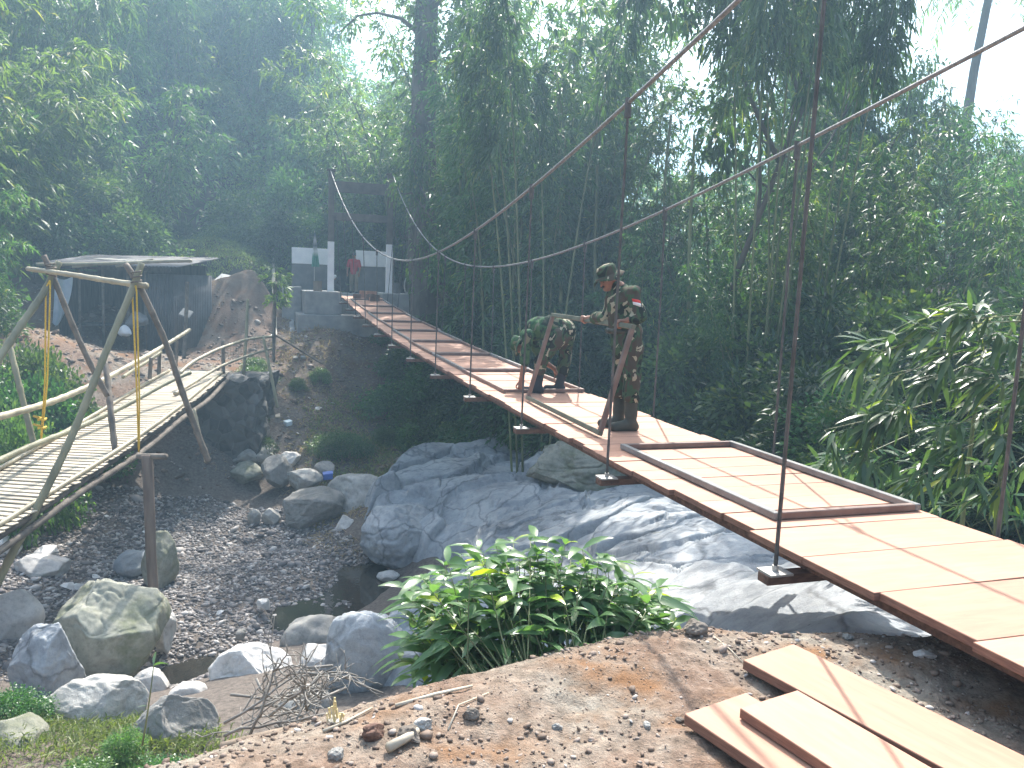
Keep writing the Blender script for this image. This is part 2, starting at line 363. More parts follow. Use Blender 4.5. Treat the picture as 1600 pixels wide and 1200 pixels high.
# ------------------------------------------------------------------ rock materials
def rockmat(name, c1, c2, c3, sc=1., rand=.12, moss=None, cracks=0.):
    m, nt, b = newmat(name); gm = nt.nodes.new('ShaderNodeNewGeometry'); v = gm.outputs['Position']
    a = noise(nt, v, .8*sc, 6, .62, .4); d = noise(nt, v, 7*sc, 7, .7); e = noise(nt, v, 38*sc, 4, .7)
    c = ramp(nt, a, [(.32, c1), (.5, c2), (.7, c3)])
    c = mix(nt, .45, c, ramp(nt, d, [(.3, (.35, .35, .36)), (.5, (1, 1, 1)), (.7, (1.25, 1.22, 1.15))]), 'MULTIPLY')
    pits = ramp(nt, e, [(.28, (.55, .55, .55)), (.38, (1, 1, 1))]); c = mix(nt, .6, c, pits, 'MULTIPLY')
    if moss: c = mix(nt, ramp(nt, noise(nt, v, 1.6, 5, .7), [(.5, (0, 0, 0)), (.68, (.75, .75, .75))]), c, moss)
    wv = N(nt, 'ShaderNodeTexNoise'); wv.inputs['Scale'].default_value = 1.3*sc; wv.inputs['Detail'].default_value = 5; nt.links.new(v, wv.inputs['Vector'])
    vm = N(nt, 'ShaderNodeVectorMath', operation='MULTIPLY_ADD'); vm.inputs[1].default_value = (.9/sc,)*3; nt.links.new(wv.outputs['Color'], vm.inputs[0]); nt.links.new(v, vm.inputs[2])
    vd = N(nt, 'ShaderNodeTexVoronoi', feature='DISTANCE_TO_EDGE'); vd.inputs['Scale'].default_value = .75*sc; nt.links.new(vm.outputs[0], vd.inputs['Vector'])
    ck = ramp(nt, vd.outputs['Distance'], [(0, (.22, .22, .22)), (.012, (.5, .5, .5)), (.03, (1, 1, 1))]); c = mix(nt, cracks, c, ck, 'MULTIPLY')
    oi = nt.nodes.new('ShaderNodeObjectInfo'); hs = nt.nodes.new('ShaderNodeHueSaturation'); mr = nt.nodes.new('ShaderNodeMapRange')
    mr.inputs[3].default_value = 1-rand; mr.inputs[4].default_value = 1+rand; nt.links.new(oi.outputs['Random'], mr.inputs[0])
    nt.links.new(mr.outputs[0], hs.inputs['Value']); nt.links.new(c, hs.inputs['Color'])
    nt.links.new(hs.outputs[0], b.inputs['Base Color']); b.inputs['Roughness'].default_value = .8; b.inputs['Specular IOR Level'].default_value = .3
    ad = N(nt, 'ShaderNodeMath', operation='ADD'); nt.links.new(d, ad.inputs[0]); nt.links.new(e, ad.inputs[1]); bump(nt, b, ad.outputs[0], .5, .025)
    return m
M_BED = rockmat('grey_bedrock', (.21, .225, .24), (.315, .335, .35), (.41, .425, .43), cracks=.55)
M_ROCK = rockmat('grey_boulder', (.20, .195, .18), (.31, .30, .275), (.42, .40, .37), 1.6, .32)
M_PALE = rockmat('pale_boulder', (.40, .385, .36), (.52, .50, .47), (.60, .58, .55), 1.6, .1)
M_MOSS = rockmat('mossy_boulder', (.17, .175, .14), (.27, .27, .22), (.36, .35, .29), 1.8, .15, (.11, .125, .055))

# bedrock shelf: jointed slabs worn smooth, one continuous outcrop
poly = [PZ(u, v, z)[:2] for u, v, z in [(550,770,-3.8),(562,862,-4.45),(640,893,-4.4),(705,905,-4.2),(640,930,-4.0),(600,990,-3.9),(520,1090,-3.6),(620,1100,-3.2),(760,1060,-2.9)]]
poly += [(.2, 4.4), (1.6, 4.6), (2.6, 4.6), (3.9, 4.8), (4.8, 5.6), (4.6, 8), (4.2, 12)]
poly += [PZ(u, v, z)[:2] for u, v, z in [(1090,745,-2.6),(950,690,-3.0),(800,690,-3.2),(640,715,-3.4)]]
poly = np.array(poly)
def poly_sd(x, y, P):
    ins = np.zeros(x.shape, bool); d = np.full(x.shape, 1e9)
    for i in range(len(P)):
        a, b = P[i], P[(i+1) % len(P)]
        e = b-a; t = np.clip(((x-a[0])*e[0]+(y-a[1])*e[1])/(e @ e), 0, 1)
        d = np.minimum(d, np.hypot(x-a[0]-t*e[0], y-a[1]-t*e[1]))
        c = ((a[1] > y) != (b[1] > y)) & (x < (b[0]-a[0])*(y-a[1])/(b[1]-a[1]+1e-12)+a[0]); ins ^= c
    return np.where(ins, d, -d)
def bedrock_h(x, y, sd):
    wx = x+.45*fbm(x*.7, y*.7, None, 3, 41); wy = y+.45*fbm(x*.7+9, y*.7-4, None, 3, 42)
    th = .5; rx = (wx*math.cos(th)+wy*math.sin(th)); ry = (-wx*math.sin(th)+wy*math.cos(th))
    F1, F2, idv, cx, cy = worley(rx/2.3, ry/1.35, 5)
    off = (idv-.5)*.75; tilt = ((idv*7.13) % 1-.5)*.5*(rx/2.3-cx)*1.2+((idv*13.7) % 1-.3)*.55*(ry/1.35-cy)
    g = F2-F1; slab = (off+tilt)*sstep(.0, .09, g)-.24*(1-sstep(0, .045, g))
    f1, f2, i2, _, _ = worley(rx/.75+3, ry/.55, 9); slab2 = ((i2-.5)*.22)*sstep(0, .08, f2-f1)-.06*(1-sstep(0, .06, f2-f1))
    z = slab*.68+slab2*.7*sstep(-.1, .35, fbm(x*.5, y*.5, None, 2, 77))
    z = z+.13*fbm(x*.6, y*.6, None, 4, 12)+.035*fbm(x*3.1, y*3.1, None, 5, 13, .6)
    return z
xs = np.arange(-5, 5.2, .025); ys = np.arange(4.2, 25, .03)
BX, BY = np.meshgrid(xs, ys, indexing='ij'); SD = poly_sd(BX, BY, poly)+.25*fbm(BX*.8, BY*.8, None, 3, 55)
BZ = H(BX, BY, False)+.38+bedrock_h(BX, BY, SD); BZ = BZ-(1-sstep(-.35, .45, SD))*1.6
# kept below the planks
sB = (BX-3.0714)*BD[0]+BY*BD[1]; tB = (BX-3.0714)*BC[0]+BY*BC[1]
zd = EYE-1.3621-.025946*sB+.0015922*sB*sB
BZ = np.where((tB > -.8) & (tB < BW+.8), np.minimum(BZ, zd-.75-.15*fbm(BX*2, BY*2, None, 2, 3)), BZ)
keep = SD > -.5; nx, ny = BX.shape; ID = np.arange(nx*ny).reshape(nx, ny)
kk = keep[:-1, :-1] & keep[1:, :-1] & keep[1:, 1:] & keep[:-1, 1:]
BF = np.stack([ID[:-1, :-1], ID[1:, :-1], ID[1:, 1:], ID[:-1, 1:]], -1)[kk]
used = np.unique(BF); rm = -np.ones(nx*ny, int); rm[used] = np.arange(len(used))
o = mesh_obj('rock_outcrop', np.stack([BX, BY, BZ], -1).reshape(-1, 3)[used], rm[BF], M_BED, smooth=True)
tag(o, 'broad shelf of smooth cracked blue-grey bedrock sloping down under the footbridge', 'rock')
def bed_z(x, y):
    i = int(np.clip(round((x+5)/.025), 0, len(xs)-1)); j = int(np.clip(round((y-4.2)/.03), 0, len(ys)-1)); return float(BZ[i, j])

# ------------------------------------------------------------------ boulders
def _ico(n):
    bm = bmesh.new(); bmesh.ops.create_icosphere(bm, subdivisions=n, radius=1)
    V = np.array([v.co[:] for v in bm.verts]); Fc = np.array([[v.index for v in f.verts] for f in bm.faces]); bm.free(); return V, Fc
ICO5 = _ico(6); ICO4 = _ico(5); ICO2 = _ico(2)
def boulder(name, c, r, rz, m, label, seed, cuts=10, rough=.09, cat='boulder', group=None, base=ICO4):
    V, Fc = base; V = V.copy(); rs = np.random.default_rng(seed)
    P = V*(1+.22*fbm(V[:, 0]*1.1+seed, V[:, 1]*1.1, V[:, 2]*1.1, 2, seed)[:, None])
    for k in range(cuts):                                           # worn flat faces
        n = rs.normal(size=3); n[2] *= .8; n /= np.linalg.norm(n); d = rs.uniform(.62, .9); e = P @ n-d
        P -= np.where(e > 0, e*.97, 0)[:, None]*n
    nrm = V
    P = P+nrm*(rough*.8*fbm(V[:, 0]*2.2+seed, V[:, 1]*2.2, V[:, 2]*2.2, 4, seed+1)+rough*.34*fbm(V[:, 0]*5+seed, V[:, 1]*5, V[:, 2]*5, 5, seed+2, .62)
        -rough*.35*np.maximum(0, 1-np.abs(fbm(V[:, 0]*1.7+seed, V[:, 1]*1.7, V[:, 2]*1.7, 2, seed+6))*14))[:, None]
    P = P*np.asarray(r)
    ca, sa = math.cos(rz), math.sin(rz); P = np.c_[P[:, 0]*ca-P[:, 1]*sa, P[:, 0]*sa+P[:, 1]*ca, P[:, 2]]
    o = mesh_obj(name, P, Fc, m, smooth=True, loc=tuple(float(q) for q in c)); return tag(o, label, cat, group)
def rock_px(u0, v0, u1, v1, z, m, label, seed, rz=0., depth=1.0, sink=.25, **k):
    """a boulder that covers the pixel box u0..u1, v0..v1 and stands on ground at height z"""
    P = PZ((u0+u1)/2, v1, z); D = P[1]; w = (u1-u0)/FPX*D/2; hgt = (v1-v0)/FPX*D
    rzv = hgt*.56; ry = w*depth
    c = PY((u0+u1)/2, (v0+v1)/2, D+ry*.6)
    return boulder('boulder', c, (w*1.06, ry, rzv*1.12), rz, m, label, seed, **k)
rock_px(560,788,700,888,-4.45, M_BED, 'smooth blue-grey boulder forming the left nose of the bedrock shelf, beside the stream', 3, depth=1.1, rough=.12, base=ICO5, cuts=12)
rock_px(430,765,546,822,-4.25, M_ROCK, 'large rounded grey-green boulder lying behind the gravel bar', 4, depth=.8, base=ICO5)
rock_px(505,745,640,812,-4.2, M_ROCK, 'grey boulder wedged between the rounded boulder and the bedrock shelf', 15, depth=.8)
rock_px(524,806,556,840,-4.35, M_PALE, 'small pale egg-shaped boulder at the edge of the gravel below the bedrock', 6)
rock_px(355,695,430,728,-3.6, M_ROCK, 'flat sunlit slab boulder at the foot of the stone wall', 7, depth=1.2, cuts=11)
rock_px(360,725,412,756,-3.9, M_MOSS, 'mossy boulder below the flat slab at the foot of the stone wall', 8)
rock_px(408,718,456,764,-3.95, M_ROCK, 'blocky boulder with a sunlit top in the middle of the boulder heap', 9, cuts=12)
rock_px(446,734,506,768,-3.95, M_ROCK, 'squarish boulder with a bright sunlit top, left of the blue box', 10, cuts=12)
rock_px(430,706,470,728,-3.6, M_PALE, 'pale stone at the top of the boulder heap', 11, cat='stone')
rock_px(386,798,408,820,-4.3, M_ROCK, 'small pointed stone at the back edge of the gravel', 12, cat='stone')
rock_px(410,796,440,820,-4.3, M_ROCK, 'small rounded stone beside the pointed stone at the back of the gravel', 13, cat='stone')
rock_px(492,722,526,746,-3.8, M_ROCK, 'grey boulder behind the blue box', 14)
rock_px(548,812,566,830,-4.35, M_ROCK, 'tiny grey stone squeezed between pale egg-shaped boulder and bedrock', 16, cat='stone')
rock_px(430,968,565,1050,-4.5, M_ROCK, 'broad flat brown-grey boulder lying in the stream pool', 17, depth=.7)
rock_px(330,1012,470,1110,-4.2, M_PALE, 'big pale pitted boulder at the near edge of the stream, behind the brush pile', 18, depth=.7, base=ICO5)
rock_px(452,1010,545,1075,-4.0, M_PALE, 'white rounded boulder touching the bedrock, above the brush pile', 19, depth=.8)
rock_px(500,965,640,1120,-3.7, M_BED, 'smooth grey rock sloping down left of the leafy bush', 20, depth=.7, base=ICO5)
rock_px(430,1075,520,1130,-3.4, M_ROCK, 'grey boulder half covered by the brush pile', 21)
rock_px(205,1050,262,1092,-4.2, M_PALE, 'small sunlit cream stone at the stream edge', 22, cat='stone')
rock_px(256,1070,335,1125,-4.0, M_PALE, 'pale boulder beside the thin reed at the stream edge', 23)
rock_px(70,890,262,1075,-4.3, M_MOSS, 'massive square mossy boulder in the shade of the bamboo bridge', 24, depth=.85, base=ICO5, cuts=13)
rock_px(225,838,280,925,-4.3, M_MOSS, 'upright pointed mossy boulder behind the wooden pier post', 25)
rock_px(232,945,280,1020,-4.3, M_PALE, 'rough cream boulder at the corner of the gravel bar', 26, rough=.2)
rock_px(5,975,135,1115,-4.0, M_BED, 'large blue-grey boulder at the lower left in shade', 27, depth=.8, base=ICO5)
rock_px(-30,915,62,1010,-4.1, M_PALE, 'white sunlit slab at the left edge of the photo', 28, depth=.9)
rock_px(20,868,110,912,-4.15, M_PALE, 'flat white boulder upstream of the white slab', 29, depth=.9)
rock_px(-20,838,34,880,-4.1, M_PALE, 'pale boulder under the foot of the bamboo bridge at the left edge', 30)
rock_px(38,835,66,858,-4.15, M_ROCK, 'small grey stone beneath the bamboo deck edge', 31, cat='stone')
rock_px(48,855,95,885,-4.15, M_PALE, 'rounded pale stone behind the flat white boulder', 32, cat='stone')
rock_px(180,862,240,900,-4.2, M_BED, 'flat bluish stone left of the pier post', 33, cat='stone')
rock_px(60,1060,240,1180,-3.6, M_ROCK, 'weedy boulder in the bottom left corner', 34, depth=.7, base=ICO5)
rock_px(190,1085,340,1200,-3.4, M_ROCK, 'broad weed-covered boulder below the small cream stone', 35, depth=.7, base=ICO5)
rock_px(-60,1130,80,1215,-3.2, M_MOSS, 'mossy boulder cut off by the bottom left corner of the photo', 36)
rock_px(590,892,622,908,-4.5, M_PALE, 'small buff stone standing in the stream pool', 37, cat='stone')
rock_px(400,936,424,952,-4.3, M_PALE, 'round pale cobble on the gravel near the water', 38, cat='stone')
rock_px(366,983,386,999,-4.35, M_ROCK, 'dark cobble beside the shining water', 39, cat='stone')
rock_px(810,700,1010,775,-2.9, M_MOSS, 'long olive mossy rock ridge under the footbridge', 43, depth=.6, base=ICO5, cuts=12, rough=.2)
rock_px(1000,835,1090,880,-2.3, M_MOSS, 'low greenish rock at the foot of the bridge edge', 41, depth=.8)

# ------------------------------------------------------------------ gravel and loose stones (nobody could count these)
def pebbles(name, P, S, m, kind=True, seed=0):
    V, Fc = ICO2 if False else _ico(1); n = len(P); rs = np.random.default_rng(seed)
    ang = rs.uniform(0, 2*PI, n); ca, sa = np.cos(ang), np.sin(ang)
    sc = np.stack([S*rs.uniform(.8, 1.35, n), S*rs.uniform(.6, 1., n), S*rs.uniform(.35, .7, n)], 1)
    jit = 1+rs.uniform(-.22, .22, (n, len(V)))
    W = V[None]*jit[..., None]*sc[:, None]
    X = W[..., 0]*ca[:, None]-W[..., 1]*sa[:, None]; Y = W[..., 0]*sa[:, None]+W[..., 1]*ca[:, None]
    tl = rs.normal(0, .25, (n, 1)); Z = W[..., 2]+X*tl
    W = np.stack([X, Y, Z], -1)+P[:, None]
    F_ = (Fc[None]+(np.arange(n)*len(V))[:, None, None]).reshape(-1, 3)
    o = mesh_obj(name, W.reshape(-1, 3), F_, m, smooth=True)
    a = o.data.attributes.new('leafvar', 'FLOAT', 'POINT'); a.data.foreach_set('value', np.repeat(rs.random(n), len(V)).astype(np.float32))
    return tag(o, kind='stuff') if kind else o
def pebmat(name, stops):
    m, nt, b = newmat(name); at = N(nt, 'ShaderNodeAttribute'); at.attribute_name = 'leafvar'
    gm = nt.nodes.new('ShaderNodeNewGeometry')
    c = ramp(nt, at.outputs['Fac'], stops); f = noise(nt, gm.outputs['Position'], 45, 4, .7)
    c = mix(nt, .5, c, ramp(nt, f, [(.3, (.6, .6, .6)), (.7, (1.2, 1.2, 1.2))]), 'MULTIPLY')
    nt.links.new(c, b.inputs['Base Color']); b.inputs['Roughness'].default_value = .75; return m
M_PEB = pebmat('river_pebble', [(0, (.07, .065, .065)), (.35, (.15, .135, .13)), (.7, (.26, .235, .22)), (1, (.48, .45, .42))])
M_CLOD = pebmat('soil_clod', [(0, (.10, .065, .045)), (.6, (.21, .15, .11)), (.9, (.28, .22, .18)), (1, (.5, .46, .42))])
def scatter_px(n, poly_uv, z, seed):
    rs = np.random.default_rng(seed); P = np.array([PZ(u, v, z)[:2] for u, v in poly_uv]); lo, hi = P.min(0), P.max(0)
    Q = rs.uniform(lo, hi, (n*6, 2)); Q = Q[poly_sd(Q[:, 0], Q[:, 1], P) > 0][:n]; return np.c_[Q, H(Q[:, 0], Q[:, 1])]
q = scatter_px(26000, [(200,800),(330,790),(480,800),(600,880),(520,960),(400,1000),(330,1080),(130,1110),(0,1100),(-40,880),(60,830)], -4.3, 1)
q = q[q[:, 2] > -4.62]
S = np.exp(RNG.normal(math.log(.030), .38, len(q))).clip(.014, .085)*np.where(RNG.random(len(q)) < .02, 2.2, 1.); q[:, 2] += S*.15
pebbles('river_gravel', q, S, M_PEB, seed=4)
Q = np.c_[RNG.uniform(-2.6, 4.4, 16000), RNG.uniform(1.5, 4.4, 16000)]; Q = Q[(crest_y(Q[:, 0])-Q[:, 1] > -.15)]
q = np.c_[Q, H(Q[:, 0], Q[:, 1])]; S = np.exp(RNG.normal(math.log(.0075), .48, len(q))).clip(.004, .030)
S = np.where(fbm(q[:, 0]*1.2, q[:, 1]*1.2, None, 2, 9)+.25*(q[:, 0] < .6) > -.15, S, S*.5); q[:, 2] += S*.2
pebbles('soil_clods', q, S, M_CLOD, seed=5)
Q = np.c_[RNG.uniform(-19, -3, 6500), RNG.uniform(19, 34, 6500)]; q = np.c_[Q, H(Q[:, 0], Q[:, 1])]
q = q[(q[:, 2] > -3.9) & (q[:, 1] < 30.5)]; S = np.exp(RNG.normal(math.log(.035), .6, len(q))).clip(.012, .16); pebbles('bank_rubble', q, S, M_CLOD, seed=6)
def proj(P):
    d = np.asarray(P)-EYEP; z = d @ _f; return 800+FPX*(d @ _r)/z, 600-FPX*(d @ _u)/z
# ------------------------------------------------------------------ timber, steel, concrete
def plywood(name, c1, c2, c3):
    m, nt, b = newmat(name); v = coords(nt, 'Object', (1, 1, 1))
    oi = nt.nodes.new('ShaderNodeObjectInfo')
    st = noise(nt, coords(nt, 'Object', (2.2, 14, 6)), 1.5, 6, .6, .6); bl = noise(nt, v, 1.1, 4); sp = noise(nt, v, 22, 5, .75)
    c = ramp(nt, st, [(.2, c1), (.52, c2), (.85, c3)])
    c = mix(nt, .4, c, ramp(nt, bl, [(.35, (.72, .70, .70)), (.65, (1.15, 1.12, 1.1))]), 'MULTIPLY')
    c = mix(nt, ramp(nt, sp, [(.665, (0, 0, 0)), (.74, (.6, .6, .6))]), c, (.16, .09, .06))
    mud = noise(nt, coords(nt, 'Object', (1.3, 1, 1)), 3.1, 7, .72, .5); c = mix(nt, ramp(nt, mud, [(.60, (0, 0, 0)), (.74, (.5, .5, .5))]), c, (.27, .19, .14))
    hs = nt.nodes.new('ShaderNodeHueSaturation'); mr = nt.nodes.new('ShaderNodeMapRange'); mr.inputs[3].default_value = .86; mr.inputs[4].default_value = 1.12
    nt.links.new(oi.outputs['Random'], mr.inputs[0]); nt.links.new(mr.outputs[0], hs.inputs['Value']); nt.links.new(c, hs.inputs['Color'])
    nt.links.new(hs.outputs[0], b.inputs['Base Color']); b.inputs['Roughness'].default_value = .62; b.inputs['Specular IOR Level'].default_value = .3
    bump(nt, b, st, .12, .004); return m
M_PLY = plywood('orange_plank', (.375, .192, .125), (.44, .238, .158), (.495, .288, .195))
M_PEDGE = simple('plank_edge', (.17, .085, .06), (.27, .145, .10), 9, .75, .3, .004, sc=(1, 1, 12))
def ply_edges(o):
    o.data.materials.append(M_PEDGE)
    for f in o.data.polygons: f.material_index = 0 if abs(f.normal.z) > .8 else 1
M_TIMB = simple('red_brown_timber', (.09, .05, .036), (.18, .10, .07), 5, .75, .3, .006, sc=(1, 6, 6))
M_RUST = simple('rusty_steel', (.060, .058, .056), (.118, .112, .106), 9, .6, .2, .002, metal=.25)
M_TUBE = simple('brown_primed_steel', (.13, .085, .07), (.20, .14, .115), 7, .45, .1, .001, metal=.2, spec=.5)
M_GALV = simple('pale_steel', (.34, .33, .31), (.46, .45, .42), 6, .42, .1, .001, metal=.4)
M_CABLE = simple('steel_cable', (.17, .165, .16), (.31, .30, .29), 40, .5, .5, .004, metal=.4)
M_CONC = simple('grey_concrete', (.20, .20, .195), (.31, .305, .29), 2.2, .9, .3, .01, detail=7)
M_CONCD = simple('dark_render', (.12, .12, .125), (.18, .18, .18), 2.5, .9, .2, .008)
M_WHITE = simple('white_paint', (.72, .73, .74), (.82, .82, .81), 3, .5, .05, .002)
M_DARKST = simple('dark_red_oxide_steel', (.07, .058, .05), (.12, .095, .08), 4, .6, .1, .002)
M_WOODG = simple('weathered_wood', (.15, .115, .085), (.28, .22, .165), 4, .85, .4, .008, sc=(1, 1, .25))

# ------------------------------------------------------------------ suspension footbridge
bridge = empty('suspension_footbridge', deck(15, BW/2), 'long sagging suspension footbridge decked with orange planks running from right foreground to far tower', 'footbridge')
S_END = 31.4
cuts = [1.2]
while cuts[-1] < S_END-.2:
    s = cuts[-1]; cuts.append(s+(random.uniform(.50, .64) if s < 4.9 else random.uniform(.30, .42)))
cuts[-1] = S_END
for a, b in zip(cuts[:-1], cuts[1:]):
    g = .006 if a < 4.9 else .009
    sk = random.uniform(-.012, .012); jl, jr = (random.uniform(-.035, .02), random.uniform(-.02, .03)) if a > 4 else (random.uniform(-.05, .0), random.uniform(0, .05))
    dz = random.uniform(0, .006); m_ = (a+b)/2
    th = .042
    mb = MB(); p0 = deck(a+g/2+sk, jl, -th+dz); p1 = deck(b-g/2+sk, jl, -th+dz); pr = deck(a+g/2-sk, BW+jr, -th+dz)
    mb.box(p0, pr-p0, p1-p0, UP*th)
    o = mb.build('plank', M_PLY, None, bevel=.003); ply_edges(o)
    # give every plank its own origin so that its grain is its own
    c = deck(m_, BW/2); R = Matrix((BC, BD, UP)).transposed()
    o.data.transform(Matrix.Translation(-Vector(c))); o.data.transform(R.inverted().to_4x4())
    o.parent = bridge; o.location = Vector(c)-bridge.location; o.rotation_euler = (0, 0, -AZ)
    o.rotation_euler = R.to_euler()
ss = np.linspace(1.2, S_END, 60)
for t in (.10, BW-.20):
    mb = MB()
    for a, b in zip(ss[:-1], ss[1:]): mb.bar(deck(a, t+.05, -.090), deck(b+.004, t+.05, -.090), .08, .085)
    mb.build('stringer', M_TIMB, bridge)
CB = {-1: (2.1764, .01518, .00033, 16.42, -.0897, .0138, -.33), 1: (2.121, .01381, .00033, 16.33, 1.5542, .0109, .36)}
def cableP(s, side):
    z0, a, b, s0, t0, t1, t2 = CB[side]; e = max(0, (s-19)/12.7); p = deck(s, t0+t1*max(0, 12-s)/10+t2*e); zf = lambda q: a*(q-s0)**2+b*(q-s0)**3; w = max(0, (s-s0)/(31.7-s0))**1.5; p[2] = z0+zf(s)*(1-w*(1-(5.80-z0)/zf(31.7))); return p
HS = [2.3+2.33*k for k in range(13)]
for s in HS:
    mb = MB(); a = deck(s, -.18, -.162); b = deck(s, BW+.18, -.162); mb.bar(a, b, .10, .055)
    cb = mb.build('crossbeam', M_TIMB, bridge, bevel=.004)
    for side, t in ((-1, -.10), (1, BW+.10)):
        pm = MB(); p = deck(s, t, -.128); pm.bar(p-BC*.075, p+BC*.075, .14, .012)
        pm.tube([deck(s, t, -.122), deck(s, t, -.09)], .020, 6)
        pl = pm.build('hanger_plate', M_GALV, None); pl.parent = cb; pl.location = -bridge.location; pl.matrix_parent_inverse = Matrix.Identity(4)
        pl.location = Vector((0, 0, 0))
        top = cableP(s, side); h = MB(); bot = deck(s, t, -.20)
        mid = (bot+top)/2+BC*random.uniform(-.012, .012)+BD*random.uniform(-.012, .012)
        tt = np.linspace(0, 1, 7)[:, None]; curve = (1-tt)**2*bot+2*tt*(1-tt)*mid+tt**2*top
        h.tube(curve, .0120, 6); h.tube([top-UP*.12, top+UP*.035], .028, 8)
        h.build('hanger', M_RUST, bridge, smooth=False)
for side in (-1, 1):
    P = [cableP(s, side) for s in np.linspace(-2.5, 31.7, 90)]
    mb = MB(); mb.tube(P, .017, 8)
    mb.build('cable', M_CABLE, bridge, smooth=True)
TS = 31.7
# steel tower at the far end
zc = 1.30
tower = empty('bridge_tower', deck(TS, BW/2)*[1, 1, 0]+UP*zc, 'dark H-shaped steel tower with white painted legs at the far end of the footbridge', 'tower')
for side, t in ((-1, -.37), (1, BW+.37)):
    p = deck(TS, t)*[1, 1, 0]
    mb = MB(); mb.box(p-BC*.11-BD*.11+UP*3.16, BC*.22, BD*.22, UP*2.6); mb.box(p-BC*.16-BD*.16+UP*5.76, BC*.32, BD*.32, UP*.06)
    mb.build('post', M_DARKST, tower, bevel=.006)
    mb = MB(); mb.box(p-BC*.115-BD*.115+UP*zc, BC*.23, BD*.23, UP*1.86); mb.build('post_base', M_WHITE, tower, bevel=.008)
for z, hh in ((5.20, .40), (4.10, .28)):
    a = deck(TS, -.26)*[1, 1, 0]+UP*z; b = deck(TS, BW+.26)*[1, 1, 0]+UP*z; mb = MB(); mb.bar(a, b, .14, hh); mb.build('crossbeam', M_DARKST, tower, bevel=.006)
# concrete abutment
def sbox(mb, s0, s1, t0, t1, z0, z1):
    p = deck(s0, t0)*[1, 1, 0]+UP*z0; mb.box(p, BC*(t1-t0), BD*(s1-s0), UP*(z1-z0))
ab = empty('abutment', deck(32.5, BW/2)*[1, 1, 0]+UP*-.5, 'stepped grey concrete abutment carrying the white legs of the far tower', 'abutment')
for t0, t1 in ((-1.35, -.02), (BW+.02, BW+1.25)):
    mb = MB(); sbox(mb, 31.0, 34.2, t0, t1, .45, 1.29); mb.build('pier_block', M_CONC, ab, bevel=.015)
mb = MB(); sbox(mb, 31.95, 34.1, -.015, BW+.015, .44, 1.12); mb.build('pier_block', M_CONC, ab)
mb = MB(); sbox(mb, 30.7, 34.5, -1.62, BW+1.5, -1.2, .44); mb.build('footing', M_CONC, ab, bevel=.02)
def t_at(u, s):
    tt = np.linspace(-8, 8, 1601); return min(tt, key=lambda t: abs(proj(deck(s, t)*[1, 1, 0]+UP*1.9)[0]-u))
ww = empty('retaining_wall', deck(33, -2)*[1, 1, 0], 'low grey concrete wing wall to the left of the abutment', 'wall')
mb = MB(); sbox(mb, 33.2, 33.6, t_at(441, 33.2), -1.37, -.6, 1.42); mb.build('wall_slab', M_CONC, ww, bevel=.015)
for (t0, t1, lab) in ((t_at(456, 36), t_at(522, 36), 'white-banded grey wall behind the left leg of the tower'), (t_at(556, 36), t_at(611, 36), 'white-banded grey wall behind the man in red and the right leg of the tower')):
    w = empty('parapet_wall', deck(36, t0)*[1, 1, 0]+UP*1, lab, 'wall', 'white-banded walls behind the tower')
    mb = MB(); sbox(mb, 36.0, 36.2, t0, t1, -.2, 2.36); mb.build('wall_base', M_CONCD, w, bevel=.01)
    mb = MB(); sbox(mb, 35.98, 36.21, t0, t1, 2.364, 3.04); mb.build('white_band', M_WHITE, w, bevel=.01)
fl = MB(); sbox(fl, 34.2, 40, -1.5, BW+1.6, .2, 1.18); o = fl.build('landing_slab', M_CONC, bevel=.01); tag(o, 'concrete landing behind the far tower where two people work', 'slab')
# green flag furled on a thin pole
fp = deck(35.4, t_at(491, 35.4))*[1, 1, 0]
fg = empty('furled_flag', fp+UP*1.2, 'green and white flag hanging limp on a pole before the white wall', 'flag')
mb = MB(); mb.tube([fp+UP*1.1, fp+UP*3.75], .014, 6); mb.build('pole', M_GALV, fg)
m, nt, b = newmat('flag_cloth'); sx = nt.nodes.new('ShaderNodeSeparateXYZ'); nt.links.new(coords(nt, 'Object'), sx.inputs[0])
mr = nt.nodes.new('ShaderNodeMapRange'); mr.inputs[1].default_value = 1.9; mr.inputs[2].default_value = 3.6; nt.links.new(sx.outputs[2], mr.inputs[0])
nt.links.new(ramp(nt, mr.outputs[0], [(0, (.02, .16, .11)), (.45, (.03, .20, .14)), (.58, (.55, .58, .55)), (.72, (.10, .12, .12)), (.85, (.5, .5, .5)), (1, (.05, .12, .1))]), b.inputs['Base Color']); M_FLAG = m
mb = MB(); P = []; n = 9
for i, z in enumerate(np.linspace(3.65, 2.25, 12)):
    w = .05+.17*(i/11)**1.2
    for k in range(n+1): P.append(fp+UP*z+BC*(k/n-.35)*w*1.5+BD*(.05*math.sin(k*1.9+i*.15)-.06))
mb.add(P, [(i*(n+1)+k, i*(n+1)+k+1, (i+1)*(n+1)+k+1, (i+1)*(n+1)+k) for i in range(11) for k in range(n)]); mb.build('cloth', M_FLAG, fg, smooth=True)
